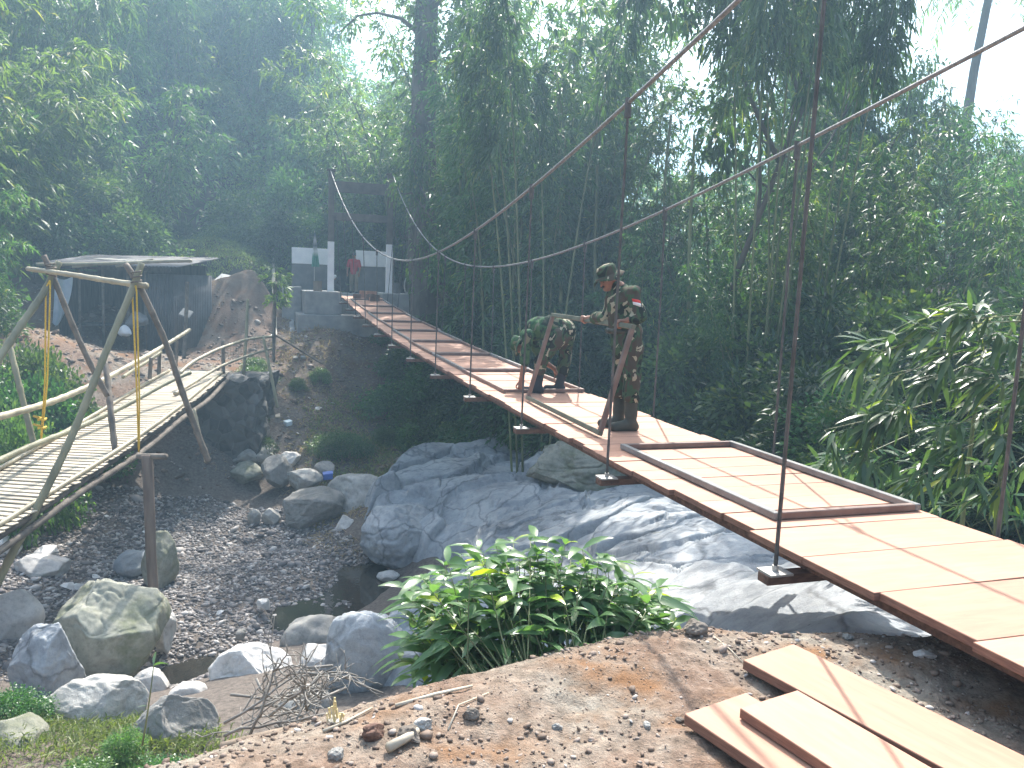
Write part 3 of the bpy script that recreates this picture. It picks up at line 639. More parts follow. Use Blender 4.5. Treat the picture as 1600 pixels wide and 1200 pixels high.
# blocks and stump on the abutment top
p = deck(31.5, -.86)*[1, 1, 0]+UP*1.29; mb = MB(); rr = [(.17, 0), (.165, .1), (.17, .36)]
mb.tube([p, p+UP*.2, p+UP*.38], [.17, .16, .165], 12); o = mb.build('wood_stump', M_WOODG, smooth=False); tag(o, 'short sawn brown log standing left of the white tower leg', 'stump')
p = deck(32.2, BW+.75)*[1, 1, 0]+UP*1.29; mb = MB(); mb.tube([p, p+UP*.2, p+UP*.42], [.15, .145, .15], 12); o = mb.build('wood_stump', M_CONCD); tag(o, 'grey cylinder block standing right of the right tower leg', 'stump')
p = deck(31.6, BW+1.08)*[1, 1, 0]+UP*1.62; mb = MB()
for k in range(3):
    mb.tube([p+BC*math.cos(a)*(.10+.012*k)+UP*math.sin(a)*(.27+.015*k)+BD*.03*k for a in np.linspace(0, 2*PI, 24)], .012, 5)
o = mb.build('cable_coil', M_GALV, smooth=True); tag(o, 'pale coil of cable propped on the abutment beside the right tower leg', 'coil')
# clutter of timber offcuts where the deck meets the abutment
for k in range(7):
    s = random.uniform(29.6, 31.2); t = random.uniform(.15, BW-.4); c = deck(s, t, .004); a = random.uniform(-.5, .5)
    ex = BC*math.cos(a)+BD*math.sin(a); ey = -BC*math.sin(a)+BD*math.cos(a); hgt = random.uniform(.12, .34)
    mb = MB(); mb.box(c, ex*random.uniform(.15, .5), ey*random.uniform(.1, .25), UP*hgt); o = mb.build('timber_block', M_TIMB if k % 2 else M_PLY, bevel=.006)
    tag(o, 'timber offcut lying in the clutter at the far end of the deck', 'timber', 'timber offcuts at the far end of the deck')

# ------------------------------------------------------------------ steel panel frames: laid along the deck, one held upright
M_STEEL = simple('grey_primed_steel', (.15, .15, .145), (.23, .23, .22), 7, .45, .1, .001, metal=.2)
M_OLIVE = simple('olive_primed_steel', (.10, .105, .075), (.16, .165, .12), 7, .5, .1, .001, metal=.1)
def frame(name, o, ex, ey, w, label, group, bars=(), mats=(M_TUBE, M_TUBE)):
    """rectangular frame of square tube; o corner, ex long side, ey short side"""
    n = np.cross(ex, ey); n /= np.linalg.norm(n); r = empty(name, o, label, 'metal frame', group)
    x0, y0 = ex/np.linalg.norm(ex), ey/np.linalg.norm(ey)
    for (a, b, mm) in ((o, o+ex, mats[0]), (o+ey, o+ex+ey, mats[0])):
        mb = MB(); mb.bar(a-x0*w/2, b+x0*w/2, w, w, n); mb.build('rail', mm, r, bevel=.004)
    for (a, b) in ((o, o+ey), (o+ex, o+ex+ey)):
        mb = MB(); mb.bar(a+y0*w/2, b-y0*w/2, w-.001, w-.001, n); mb.build('stile', mats[1], r, bevel=.004)
    for q in bars:
        mb = MB(); mb.bar(o+ex*q+y0*w/2, o+ex*q+ey-y0*w/2, w*.8, w*.8, n); mb.build('crossbar', mats[1], r, bevel=.003)
    return r
W_T = .048
c = [deck_hit(*q) for q in ((1203,813),(1431,799),(1145,699),(977,702))]
sA = (c[0][0]+c[1][0])/2; sB_ = (c[2][0]+c[3][0])/2; tA = (c[0][1]+c[3][1])/2; tB_ = (c[1][1]+c[2][1])/2
print('FRAME', [tuple(np.round(q, 2)) for q in c])
h0 = W_T/2+.008
frame('panel_frame', deck(sA, tA, h0), deck(sB_, tA, h0)-deck(sA, tA, h0), deck(sA, tB_, h0)-deck(sA, tA, h0), W_T, 'empty rectangular steel frame lying flat on the nearest planks, closest to the viewer', 'steel frames laid along the deck', mats=(M_STEEL, M_TUBE))
FL = sB_-sA; t0f, t1f = tA, tB_
s = 11.1; k = 0
while s+FL < 30.2:
    jt = random.uniform(-.05, .05); js = random.uniform(-.03, .03)
    a0 = deck(s, t0f+jt, h0); ex = deck(s+FL, t0f+jt-.02, h0)-a0; ey = deck(s+js, t1f+jt, h0)-a0
    sg = ((FL**2)/8)*.0032
    o = a0-UP*0; frame('panel_frame', o, ex, ey, W_T, 'steel frame in the row laid flat along the far half of the deck' if k else 'steel frame on the planks gripped by the bent-over soldier', 'steel frames laid along the deck', bars=(), mats=(M_STEEL if k % 2 else M_TUBE, M_TUBE))
    s += FL+.10; k += 1
B1 = deck(*deck_hit(936, 685), .03); sB0, tB0 = deck_hit(824, 628); B0 = deck(sB0, tB0, .03)
HFh = 1.10
ax = (B0-B1)/np.linalg.norm(B0-B1)
best = min(((np.hypot(*(np.array(proj(B1+HFh*(math.sin(p)*BC+math.cos(p)*UP)))-[986, 519])), p) for p in np.linspace(-.5, 1.2, 171)))
ph = best[1]; TV = math.sin(ph)*BC+math.cos(ph)*UP
print('HELD', B0, B1, np.linalg.norm(B0-B1), ph, proj(B1+HFh*TV), proj(B0+HFh*TV))
HF_O, HF_X, HF_Y = B1+TV*.024, B0-B1, TV*HFh
frame('panel_frame', HF_O, HF_X, HF_Y, W_T, 'steel frame held upright on its long edge by the standing soldier', 'steel frames held or laid on the deck', mats=(M_OLIVE, M_TUBE))

# ------------------------------------------------------------------ spare planks stacked on the near bank
def spare(corners_uv, z, L, th, label):
    a = PZ(*corners_uv[0], z); b = PZ(*corners_uv[1], z); e = PZ(*corners_uv[2], z)
    ex = b-a; d = e-a; d = d-ex*(d @ ex)/(ex @ ex); d /= np.linalg.norm(d)
    mb = MB(); mb.box((0, 0, -th), ex/np.linalg.norm(ex)*np.linalg.norm(ex), d*L, UP*th)
    o = mb.build('spare_plank', M_PLY, bevel=.003); ply_edges(o); o.location = a
    ang = math.atan2(d[1], d[0]); o.data.transform(Matrix.Rotation(-ang, 4, 'Z')); o.rotation_euler = (0, 0, ang)
    tag(o, label, 'plank', 'spare planks on the bank'); return a
spare(((1161,1031),(1240,1006),(1600,1252)), .085, 1.75, .045, 'orange plank reaching farthest up the bank, right one of the loose pile')
spare(((1069,1115),(1165,1082),(1330,1215)), .088, 1.5, .045, 'leftmost pale orange plank of the loose pile in the foreground')
spare(((1156,1106),(1246,1078),(1480,1255)), .135, 1.6, .042, 'pinkish plank lying on top of two others in the foreground')
# ------------------------------------------------------------------ old bamboo footbridge on the left
M_BAM = simple('dry_bamboo', (.24, .212, .145), (.41, .365, .255), 3, .55, .15, .004, sc=(1, 1, .4), spec=.4, rand=.15)
M_BAMG = simple('grey_green_bamboo', (.17, .165, .105), (.31, .295, .195), 3, .6, .2, .004, sc=(1, 1, .4), rand=.15)
M_SLAT = simple('bleached_bamboo_slat', (.36, .31, .235), (.52, .455, .35), 3, .6, .25, .004, sc=(.4, 8, 2), rand=.2)
M_LOG = simple('dark_log', (.10, .085, .07), (.20, .17, .14), 5, .85, .5, .01)
M_ROPE = simple('yellow_rope', (.55, .36, .03), (.75, .52, .07), 60, .6, .4, .003)
kp = np.array([(-8.08, 22.2, 0), (-7.55, 19.3, 0), (-7.02, 16.6, 0), (-6.88, 13.7, 0), (-7.2, 11.4, 0), (-7.6, 9.2, 0)])
kz = np.array([EYE-2.70, EYE-2.76, EYE-2.88, EYE-3.16, EYE-3.64, EYE-4.15])
kt = np.linspace(0, 1, len(kp))
def _cub(t, Y): return np.polyval(np.polyfit(kt, Y, 3), t)
DL = 13.4
def bamdeck(t, off, h=0.):
    """t 0..1 from the far end towards the viewer, off metres left of the right edge"""
    P = lambda q: np.array([_cub(q, kp[:, 0]), _cub(q, kp[:, 1]), 0])
    d = P(t+.01)-P(t-.01); d /= np.linalg.norm(d); n = np.array([d[1], -d[0], 0])
    if n[0] > 0: n = -n
    p = P(t)+n*off; p[2] = _cub(t, kz)+h; return p
BWID = 1.5
bb = empty('bamboo_footbridge', bamdeck(.4, .75), 'old bamboo slat footbridge with crooked pole railings on the left', 'footbridge')
NS = 96
for i in range(NS):
    t = (i+.5)/NS; w = DL/NS*.992
    a = bamdeck(t, -.04+random.uniform(-.04, .03), .0); b = bamdeck(t+random.uniform(-.0015, .0015), BWID+random.uniform(-.03, .05), random.uniform(-.006, .006))
    mb = MB(); mb.bar(a, b, w, .022); o = mb.build('slat', M_SLAT, bb, bevel=.005)
for off in (.06, .30, BWID/2, BWID-.1):
    mb = MB(); mb.tube([bamdeck(t, off, -.085) for t in np.linspace(-.01, 1, 24)], np.full(24, .075), 8); mb.build('stringer', M_LOG, bb, smooth=True)
mb = MB(); mb.tube([bamdeck(t, -.05, -.22+.03*math.sin(t*20)) for t in np.linspace(.0, .98, 24)], .055, 8); mb.build('stringer', M_LOG, bb, smooth=True)
for off, h in ((.05, .045), (BWID-.04, .05)):
    mb = MB(); mb.tube([bamdeck(t, off+.03*math.sin(t*9), h) for t in np.linspace(.02, 1, 30)], .04, 8); mb.build('curb_pole', M_BAM, bb, smooth=True)
def pole(name, pts, r0, r1, m, parent, nodes=True):
    """a bamboo pole through pixel/depth points, slightly swollen at its nodes"""
    P = [PY(*q) if len(q) == 3 else np.asarray(q[0], float) for q in pts]; P = np.array(P, float)
    seg = np.r_[0, np.cumsum(np.linalg.norm(np.diff(P, axis=0), axis=1))]; L = seg[-1]; n = max(8, int(L/.07))
    u = np.linspace(0, L, n)
    if len(P) > 2:
        Q = np.stack([np.interp(u, seg, P[:, k]) for k in range(3)], 1); ker = max(3, n//6) | 1
        pad = np.r_[np.repeat(Q[:1], ker//2, 0)+(Q[0]-Q[1])*np.arange(ker//2, 0, -1)[:, None], Q, np.repeat(Q[-1:], ker//2, 0)+(Q[-1]-Q[-2])*np.arange(1, ker//2+1)[:, None]]
        Q = np.stack([np.convolve(pad[:, k], np.ones(ker)/ker, 'valid') for k in range(3)], 1)
    else: Q = P[0]+(P[1]-P[0])*(u/L)[:, None]
    Q = Q+.012*np.stack([np.sin(u*1.7+P[0][0]*9), np.sin(u*2.1+1), np.sin(u*1.3+2)], 1)
    R = r0+(r1-r0)*u/L
    if nodes: R = R*(1+.20*np.exp(-((u % .36)-.18)**2/.0012))
    mb = MB(); mb.tube(Q, R, 8); return mb.build(name, m, parent, smooth=True)
# trestle frames
tr = empty('bamboo_trestle', PY(212,437,12.6), 'tall crossed bamboo poles lashed over the near side of the bamboo bridge', 'trestle')
pole('pole', [(221,412,12.6),(214,437,12.55),(120,660,11.9),(60,792,11.5),(-6,918,11.2)], .052, .06, M_BAMG, tr)
pole('pole', [(196,414,12.7),(213,440,12.6),(262,540,12.9),(296,640,13.2),(325,722,13.4)], .045, .05, M_LOG, tr)
pole('pole', [(93,410,13.6),(70,456,13.4),(30,510,13.0),(-20,586,12.4)], .055, .06, M_BAMG, tr)
pole('pole', [(68,400,13.5),(86,440,13.5),(120,520,13.7),(150,586,13.8),(167,618,13.9)], .045, .05, M_LOG, tr)
pole('crossbar', [(42,421,13.5),(120,430,13.1),(230,446,12.5)], .04, .045, M_BAM, tr)
pole('pole', [(163,566,14.6),(172,640,14.0),(182,710,13.72)], .05, .052, M_LOG, tr)
pole('pole', [(14,536,14.5),(30,600,14.3),(53,694,14.2)], .05, .055, M_BAMG, tr)
for q in ((213,438,12.5),(80,425,13.4)):
    mb = MB(); c = PY(*q); mb.tube([c+np.array([math.cos(a)*.075, math.sin(a)*.075, .012*a-.08]) for a in np.linspace(0, 6*PI, 50)], .013, 5); mb.build('lashing', M_LOG, tr, smooth=True)
# railings
rl = empty('bamboo_railing', PY(163,620,16), 'crooked bamboo handrail along the far left side of the bamboo bridge', 'railing')
pole('rail', [(-10,655,12.6),(80,628,14.2),(163,594,16.2),(230,556,18.6),(296,516,22)], .062, .05, M_BAM, rl)
pole('rail', [(192,590,17.5),(225,568,19),(250,550,20.5)], .04, .04, M_BAMG, rl)
for (u, v0, v1, Y) in ((248,548,584,20.5),(233,560,588,19.2),(274,528,568,21.2)): pole('post', [(u+2,v0,Y),(u,v1+4,Y)], .045, .05, M_LOG, rl)
rl = empty('bamboo_railing', PY(230,640,15), 'low bent bamboo rail slumped across the middle of the bamboo deck', 'railing')
pole('rail', [(-8,724,12.0),(60,692,13.2),(120,668,14.4),(210,628,16),(273,592,17.4),(296,582,17.8)], .055, .045, M_BAMG, rl)
rl = empty('bamboo_railing', PY(350,590,21.5), 'curving two-rail bamboo railing at the far right end of the bamboo bridge', 'railing')
pole('rail', [(281,584,18.6),(300,566,19.4),(336,546,20.8),(384,531,22.6),(424,526,24)], .045, .04, M_BAM, rl)
pole('rail', [(273,616,17.8),(310,592,19.4),(345,572,21),(387,556,22.6),(427,544,24)], .042, .036, M_BAM, rl)
for (u0, v0, u1, v1, Y, r) in ((348,532,350,590,21.6,.05),(387,468,381,584,22.8,.045),(412,528,433,636,22.4,.045),(292,441,288,560,23.5,.06),(430,440,427,562,24,.05)):
    pole('post', [(u0,v0,Y),(u1,v1,Y)], r*.9, r, M_LOG if r > .045 else M_BAMG, rl)
st = pole('bamboo_stick', [(419,518,24.2),(505,568,24.8)], .03, .028, M_LOG, None); tag(st, 'dark stick leaning from the railing end down the bank', 'stick')
# woven net between the posts
mb = MB(); A_, B_ = PY(352,575,21.6), PY(425,548,23.9); A2, B2 = PY(352,540,21.6), PY(425,530,23.9)
for k in range(20): f = k/19; mb.tube([A_+(B_-A_)*f, A2+(B2-A2)*f], .004, 3, False)
for k in range(6): f = k/5; mb.tube([A_+(A2-A_)*f, B_+(B2-B_)*f], .004, 3, False)
mb.build('net', M_BAMG, rl)
# rope swings
for top, pts, lab in (((78,438,13.4), [(75,450,13.4),(72,600,13.6),(64,690,13.8)], 'yellow rope loop with a knotted end hanging from the left trestle'), ((212,446,12.5), [(210,455,12.5),(216,620,12.7),(217,706,13.0)], 'yellow rope hanging from the right trestle to the bamboo deck')):
    r = empty('rope', PY(*pts[0]), lab, 'rope', 'yellow ropes on the trestles')
    for dx in (-3.5, 3.5):
        P = np.array([PY(*top)]+[PY(u+dx*(1-i*.45), v, Y) for i, (u, v, Y) in enumerate(pts)]); u = np.linspace(0, len(P)-1, 20)
        mb = MB(); mb.tube(np.stack([np.interp(u, range(len(P)), P[:, k]) for k in range(3)], 1), .014, 5); mb.build('strand', M_ROPE, r, smooth=True)
    if pts[0][0] < 100:
        for vv in (655, 668): mb = MB(); c = PY(66, vv, 13.75); mb.tube([c+np.array([math.cos(a)*.06, math.sin(a)*.06, .01*math.sin(3*a)]) for a in np.linspace(0, 4*PI, 24)]+[c+np.array([-.14, -.03, .06])], .02, 6); mb.build('knot', M_ROPE, r, smooth=True)
# pier under the near end
pr = empty('pier_post', PY(240,945,12.9), 'brown wooden pier post with a short crosspiece standing in the gravel', 'post')
pole('post', [(228,712,13.1),(233,800,13.0),(243,950,12.9)], .095, .085, simple('brown_post', (.13,.095,.075), (.22,.17,.135), 4, .8, .4, .006, sc=(2,2,.3)), pr, False)
pole('crosspiece', [(216,714,13.2),(259,714,13.0)], .05, .05, M_LOG, pr, False)
st = pole('bamboo_stick', [(303,640,14.5),(323,722,14.4)], .03, .028, M_BAM, None); tag(st, 'thin pale pole leaning below the bamboo deck beside the stone wall', 'stick')
# stone wall under the far end
m, nt, b = newmat('mortared_stone'); v = coords(nt, 'Object')
vo = N(nt, 'ShaderNodeTexVoronoi'); vo.inputs['Scale'].default_value = 3.2; nt.links.new(v, vo.inputs['Vector'])
vd = N(nt, 'ShaderNodeTexVoronoi', feature='DISTANCE_TO_EDGE'); vd.inputs['Scale'].default_value = 3.2; nt.links.new(v, vd.inputs['Vector'])
bw = nt.nodes.new('ShaderNodeSeparateColor'); nt.links.new(vo.outputs['Color'], bw.inputs[0])
c = ramp(nt, bw.outputs[0], [(0, (.045, .045, .042)), (1, (.15, .145, .135))]); c = mix(nt, ramp(nt, vd.outputs['Distance'], [(.01, (1, 1, 1)), (.05, (0, 0, 0))]), c, (.11, .105, .10))
nt.links.new(c, b.inputs['Base Color']); b.inputs['Roughness'].default_value = .9; bump(nt, b, vd.outputs['Distance'], 1., .15); M_STONE = m
def roughbox(lo, hi, res, amp, seed):
    lo, hi = np.array(lo, float), np.array(hi, float); bm = bmesh.new(); n = np.maximum(2, ((hi-lo)/res).astype(int)); V = []; F_ = []
    for ax in range(3):
        b1, b2 = (ax+1) % 3, (ax+2) % 3
        for side in (0, 1):
            A, B = np.meshgrid(np.linspace(lo[b1], hi[b1], n[b1]+1), np.linspace(lo[b2], hi[b2], n[b2]+1), indexing='ij')
            P = np.zeros(A.shape+(3,)); P[..., b1] = A; P[..., b2] = B; P[..., ax] = hi[ax] if side else lo[ax]
            base = len(V); k = n[b2]+1; V += list(P.reshape(-1, 3))
            for i in range(n[b1]):
                for j in range(n[b2]):
                    q = (base+i*k+j, base+(i+1)*k+j, base+(i+1)*k+j+1, base+i*k+j+1); F_.append(q if side else q[::-1])
    V = np.array(V)
    D = np.stack([fbm(V[:, 0]*2.5+s, V[:, 1]*2.5, V[:, 2]*2.5, 3, seed+s) for s in (0, 5, 11)], 1)
    return V+D*amp, F_
V, F_ = roughbox((-9.9, 21.9, -5.0), (-7.15, 23.6, EYE-2.92), .16, .22, 5)
o = mesh_obj('stone_wall', V, F_, M_STONE, smooth=True); tag(o, 'dark mossy mortared stone wall carrying the far end of the bamboo bridge', 'wall')
# exposed dark bank of the wall base
# ------------------------------------------------------------------ shack
m, nt, b = newmat('corrugated_tin'); v = coords(nt, 'Object'); n1 = noise(nt, v, 1.4, 5, .6)
nt.links.new(ramp(nt, n1, [(.35, (.06, .062, .068)), (.6, (.11, .11, .115)), (.75, (.10, .07, .055))]), b.inputs['Base Color']); b.inputs['Roughness'].default_value = .8; M_TIN = m
M_DARKW = simple('dark_board', (.05, .047, .045), (.10, .09, .085), 4, .9, .3, .006, sc=(3, 3, .4))  # very dark board colour with stretched noise
YS = 26.6; xl, xr = PY(84,500,YS)[0], PY(268,500,YS)[0]; zb = -.55; zt = PY(180,416,YS)[2]
sh = empty('shack', ((xl+xr)/2, YS, zb), 'low dark open-fronted shack of corrugated tin and boards with a sloping tin roof', 'shack')
def corr(P0, ex, ez, n, amp, nrm, th=.01):
    mb = MB(); P0, ex, ez, nrm = (np.asarray(q, float) for q in (P0, ex, ez, nrm)); V = []
    for k in range(n*6+1):
        o_ = nrm*amp*math.sin(k/6*2*PI)
        for j in (0, 1):
            for l in (0, 1): V.append(P0+ex*k/(n*6)+o_+ez*j+nrm*th*l)
    F_ = []
    for k in range(n*6):
        a, c = 4*k, 4*(k+1); F_ += [(a, c, c+2, a+2), (a+3, c+3, c+1, a+1), (a+1, c+1, c, a), (a+2, c+2, c+3, a+3)]
    F_ += [(0, 2, 3, 1), (4*n*6, 4*n*6+1, 4*n*6+3, 4*n*6+2)]
    return mb.add(V, F_)
xw = PY(226,500,YS)[0]
corr((xw, YS-.02, zb-.3), (xr-xw, .15, 0), (0, 0, zt-zb+.1), 11, .035, (0, -1, 0)).build('side_wall', M_TIN, sh, smooth=True)
corr((xr, YS+.13, zb-.3), (.2, 2.9, 0), (0, 0, zt-zb+.1), 22, .03, (1, 0, 0)).build('side_wall', M_TIN, sh, smooth=True)
mb = MB(); mb.box((xl, YS+2.9, zb-.3), (xr-xl, .1, 0), (0, .05, 0), (0, 0, zt-zb+.45)); mb.build('back_wall', M_DARKW, sh)
mb = MB(); mb.box((xl, YS+.3, zb-.3), (0, 2.6, 0), (.05, 0, 0), (0, 0, zt-zb+.1)); mb.build('side_wall', M_DARKW, sh)
corr((xl-.35, YS-.45, zt-.02), (xr-xl+.75, .05, .06), (0, 3.7, .42), 40, .022, (0, 0, 1)).build('roof', M_TIN, sh, smooth=True)
for f in (.22, .42, .63, .78): mb = MB(); x = xl+(xr-xl)*f; mb.tube([(x, YS, zb-.3), (x+.03, YS, zt)], .045, 8); mb.build('post', M_LOG, sh, smooth=True)
mb = MB(); mb.bar((xl, YS-.05, zt-.10), (xr, YS+.0, zt-.06), .08, .10); mb.build('eave_beam', M_DARKW, sh)
mb = MB(); mb.bar((xl+.5, YS+.9, zb+.45), (xw, YS+.9, zb+.45), .9, .06); mb.build('bench', M_DARKW, sh)
tp = MB(); V = []
u0 = [(113,430),(100,434),(86,440)]; n = 10
for i in range(n+1):
    f = i/n
    for k in range(9):
        g = k/8; ua = 114-f*f*20; ub = 86-f*5.5; u = ua+(ub-ua)*g*(1-.1*f); vv = 431+f*72+6*math.sin(g*3)
        V.append(PY(u, vv, YS-.28+.07*math.sin(g*9+f*2)))
o = mesh_obj('tarp', np.array(V), [(i*9+k, i*9+k+1, (i+1)*9+k+1, (i+1)*9+k) for i in range(n) for k in range(8)], simple('pale_blue_tarp', (.40,.47,.55), (.52,.58,.64), 3, .5, .1, .004), smooth=True)
tag(o, 'pale blue-grey tarp hanging at the left corner of the shack', 'tarp')
P0 = PY(146,405,YS+1.2); mb = MB(); mb.box(P0, (1.9, .1, -.02), (0, .45, .05), (0, 0, .012)); o = mb.build('tin_sheet', M_GALV); tag(o, 'bright loose tin sheet lying on the shack roof', 'sheet')
for (a, b_, r, lab) in (((57,414,26.0),(300,408,25.6),.055,'long bamboo pole lying across the shack roof'),((112,418,25.9),(168,411,26.1),.04,'short pale pole on the left half of the shack roof'),((180,417,25.8),(240,405,26.0),.04,'short slanting pole on the right half of the shack roof')):
    o = pole('roof_pole', [a, b_], r, r*.9, M_BAM, None); tag(o, lab, 'pole')
o = boulder('white_sack', PY(194,517,25.6), (.24,.2,.2), 0, simple('white_plastic', (.62,.64,.66), (.78,.79,.8), 4, .4, .1), 'bulging white sack on the ground before the shack', 71, rough=.1, cat='sack')
o = boulder('dark_sack', PY(214,500,25.9), (.42,.3,.3), 0, M_CONCD, 'dark bulky sack under the eave of the shack', 72, rough=.14, cat='sack')
# beams, slabs and offcuts on the bare ground
def gbar(u0, v0, u1, v1, z, w, h, name, m, label, cat, group=None):
    a, b_ = PZ(u0, v0, z), PZ(u1, v1, z); a[2] = Hs(*a[:2])+h*.6; b_[2] = Hs(*b_[:2])+h*.6+.03
    mb = MB(); mb.bar(a, b_, w, h); o = mb.build(name, m, bevel=.006); return tag(o, label, cat, group)
gbar(228,522,344,509,-.75,.10,.09,'beam',M_TIMB,'long dark beam lying on the ground right of the shack','beam')
gbar(238,528,318,524,-.8,.10,.08,'beam',M_TIMB,'second dark beam lying just before the long beam','beam')
gbar(222,520,246,518,-.7,.16,.05,'board',M_SLAT,'short pale board end sticking out near the white sack','board')
gbar(236,562,300,580,-1.2,.05,.05,'board',M_LOG,'thin dark stick lying at the bamboo bridge end','stick')
gbar(425,482,434,520,.1,.14,.05,'board',M_SLAT,'pale plank leaning down the slope beside the small tree','board')
gbar(455,508,462,520,-.1,.18,.05,'board',M_CONC,'left one of two pale boards lying below the abutment','board')
gbar(467,507,474,520,-.1,.18,.05,'board',M_CONC,'right one of two pale boards lying below the abutment','board')
for (u, v, w, l, a, lab) in ((355,446,1.0,.8,-.3,'large pale concrete slab tilted on the dirt slope'),(387,453,.65,.7,-.25,'smaller pale concrete slab on the dirt slope, right of the larger')):
    c = PY(u, v, 31.4); mb = MB(); mb.box(c-np.array([w/2, l/2, .0]), (w, .1, -.18), (.15, l, .40), (0, -.03, .07)); o = mb.build('concrete_slab', simple('pale_concrete'+str(u), (.42,.41,.39), (.55,.54,.52), 3, .85, .2), bevel=.01); tag(o, lab, 'slab')
c = PY(279,488,26.4); mb = MB(); mb.box(c-UP*.1, (.3, .1, -.12), (.05, .3, .2), (0, -.02, .05)); o = mb.build('concrete_slab', M_CONC, bevel=.01); tag(o, 'broken pale panel leaning at the right wall of the shack', 'panel')
def carton(u, v, z, s, m, label):
    a = PZ(u, v, z); mb = MB(); g = random.uniform(0, 1.); e = np.array([math.cos(g), math.sin(g), .1]); f = np.array([-math.sin(g), math.cos(g), .2])
    mb.box(a+UP*.02, e*s, f*s*.7, UP*s*.55); mb.box(a+UP*(.022+s*.55)-e*.01, e*(s+.02), f*(s*.7+.01), UP*s*.08); return tag(mb.build('carton', m, bevel=.012), label, 'carton')
carton(448,668,-2.75,.22,simple('pale_blue_card', (.50,.62,.68), (.62,.72,.76), 3, .5, .05),'small white and pale blue box dropped on the bank')
carton(505,752,-3.75,.26,simple('blue_plastic', (.05,.13,.45), (.08,.18,.55), 3, .4, .05),'bright blue plastic box lying on the boulders')
# litter scraps: one kind, many copies
sc0 = None; rs = np.random.default_rng(8)
M_SCRAP = simple('pale_scrap', (.45,.44,.42), (.66,.65,.63), 6, .8, .1, rand=.25)
lit = [(300,455),(318,458),(330,466),(312,492),(296,500),(325,498),(345,478),(350,500),(372,505),(392,512),(372,492),(402,488),(318,540),(255,505),(262,498),(270,500),(246,512),(412,505),(385,495),(340,515),(95,557),(112,558),(140,570),(160,582),(222,540),(300,470),(338,492),(428,545),(520,640),(498,590),(480,616),(465,690)]
for i, (u, v) in enumerate(lit):
    z = -.3
    for _ in range(6): P = PZ(u, v, z); z = .5*z+.5*Hs(P[0], P[1])
    P = PZ(u, v, z); P[2] = Hs(P[0], P[1])+.03
    if sc0 is None:
        mb = MB(); mb.add([(-.12,-.07,0),(.02,-.1,.03),(.13,-.03,.0),(.1,.08,.02),(-.04,.09,.05),(-.12,.04,.01),(0,0,.075)], [(0,1,6),(1,2,6),(2,3,6),(3,4,6),(4,5,6),(5,0,6),(5,4,3,2,1,0)])
        sc0 = mb.build('litter_scrap', M_SCRAP); sc0.location = P; tag(sc0, 'small pale scrap of litter on the bare ground around shack and bank', 'litter', 'pale litter scraps on the bank')
    else:
        o = sc0.copy(); COL.objects.link(o); o.location = P; o.rotation_euler = (rs.uniform(-.4,.4), rs.uniform(-.4,.4), rs.uniform(0,6)); o.scale = (rs.uniform(.4,1.2),)*3
# near bank: flat stone, sticks, splintered bamboo, brush pile
c = PZ(1444,1036,0); c[2] = Hs(*c[:2])+.012; boulder('flat_stone', c, (.055,.042,.02), .2, M_PALE, 'flat whitish stone on the soil between the spare planks and the footbridge', 81, cat='stone')
for u, v, r, lab in ((1325,1000,.03,'small grey stone at the crest of the near bank'),(735,1130,.035,'dark round stone on the near soil'),(660,1150,.04,'grey stone at the bottom of the photo beside the splinters'),(1062,1128,.018,'small dark grey cube of stone left of the planks'),(525,1195,.035,'bluish-white stone at the very bottom edge'),(1085,1000,.07,'dark lump of earth at the crest beside the bush'),(585,1165,.045,'rusty red clod on the near bank at the bottom'),(640,1165,.05,'dark grey lump left of the bottom stones'),(870,1135,.022,'blue-grey angular pebble in the middle of the soil'),(1010,1140,.02,'pale pebble left of the planks')):
    c = PZ(u, v, 0); c[2] = Hs(*c[:2])+r*.3; boulder('stone', c, (r,r*.8,r*.7), u, M_TIMB if 'rusty' in lab else (M_LOG if 'dark' in lab else M_ROCK), lab, u, cat='stone', rough=.25, cuts=4)
def stick(pts, z, r, m, label, name='stick'):
    P = []
    for u, v in pts:
        q = PZ(u, v, z); q[2] = Hs(*q[:2])+r*1.2; P.append(q)
    mb = MB(); mb.tube(P, np.linspace(r, r*.6, len(P)), 6); return tag(mb.build(name, m, smooth=True), label, 'stick')
stick([(618,1112),(680,1096),(738,1082)],0,.009,M_SLAT,'long pale cane lying along the crest below the bush')
stick([(700,1148),(716,1120),(763,1094)],0,.004,M_SLAT,'thin straw bent over the soil below the bush')
stick([(1112,1008),(1140,1030),(1166,1048)],0,.004,M_SLAT,'thin dry straw beside the end of the longest plank')
stick([(505,1152),(540,1135),(582,1112)],0,.007,M_SLAT,'dry cane beside the splintered bamboo')
stick([(606,1188),(640,1170),(652,1160)],0,.02,M_SLAT,'broken white wood sliver at the bottom edge','wood_sliver')
sp = empty('splintered_bamboo', PZ(524,1126,0), 'yellow splintered bamboo stump sticking out of the crest', 'bamboo stump')
mb = MB(); c = PZ(524,1130,0)
for k in range(14): a = random.uniform(0, 6.28); q = c+np.array([math.cos(a), math.sin(a), 0])*.022; mb.bar(q-UP*.05, q+UP*random.uniform(.03, .10)+np.array([random.uniform(-.03,.03), random.uniform(-.02,.02), 0]), .009, .004, (math.cos(a), math.sin(a), 0))
mb.build('splinters', simple('fresh_bamboo', (.55,.44,.22), (.68,.57,.33), 5, .6, .1), sp); mb = MB(); mb.tube([c-UP*.08, c+UP*.02], .03, 10); mb.build('stump', M_SLAT, sp)
M_DEAD = simple('dead_branch', (.17, .155, .135), (.30, .28, .25), 5, .85, .4, .004)
br = empty('brush_pile', PZ(450,1090,-3), 'tangle of grey dead branches heaped below the crest of the bank', 'brush pile'); rs = np.random.default_rng(3)
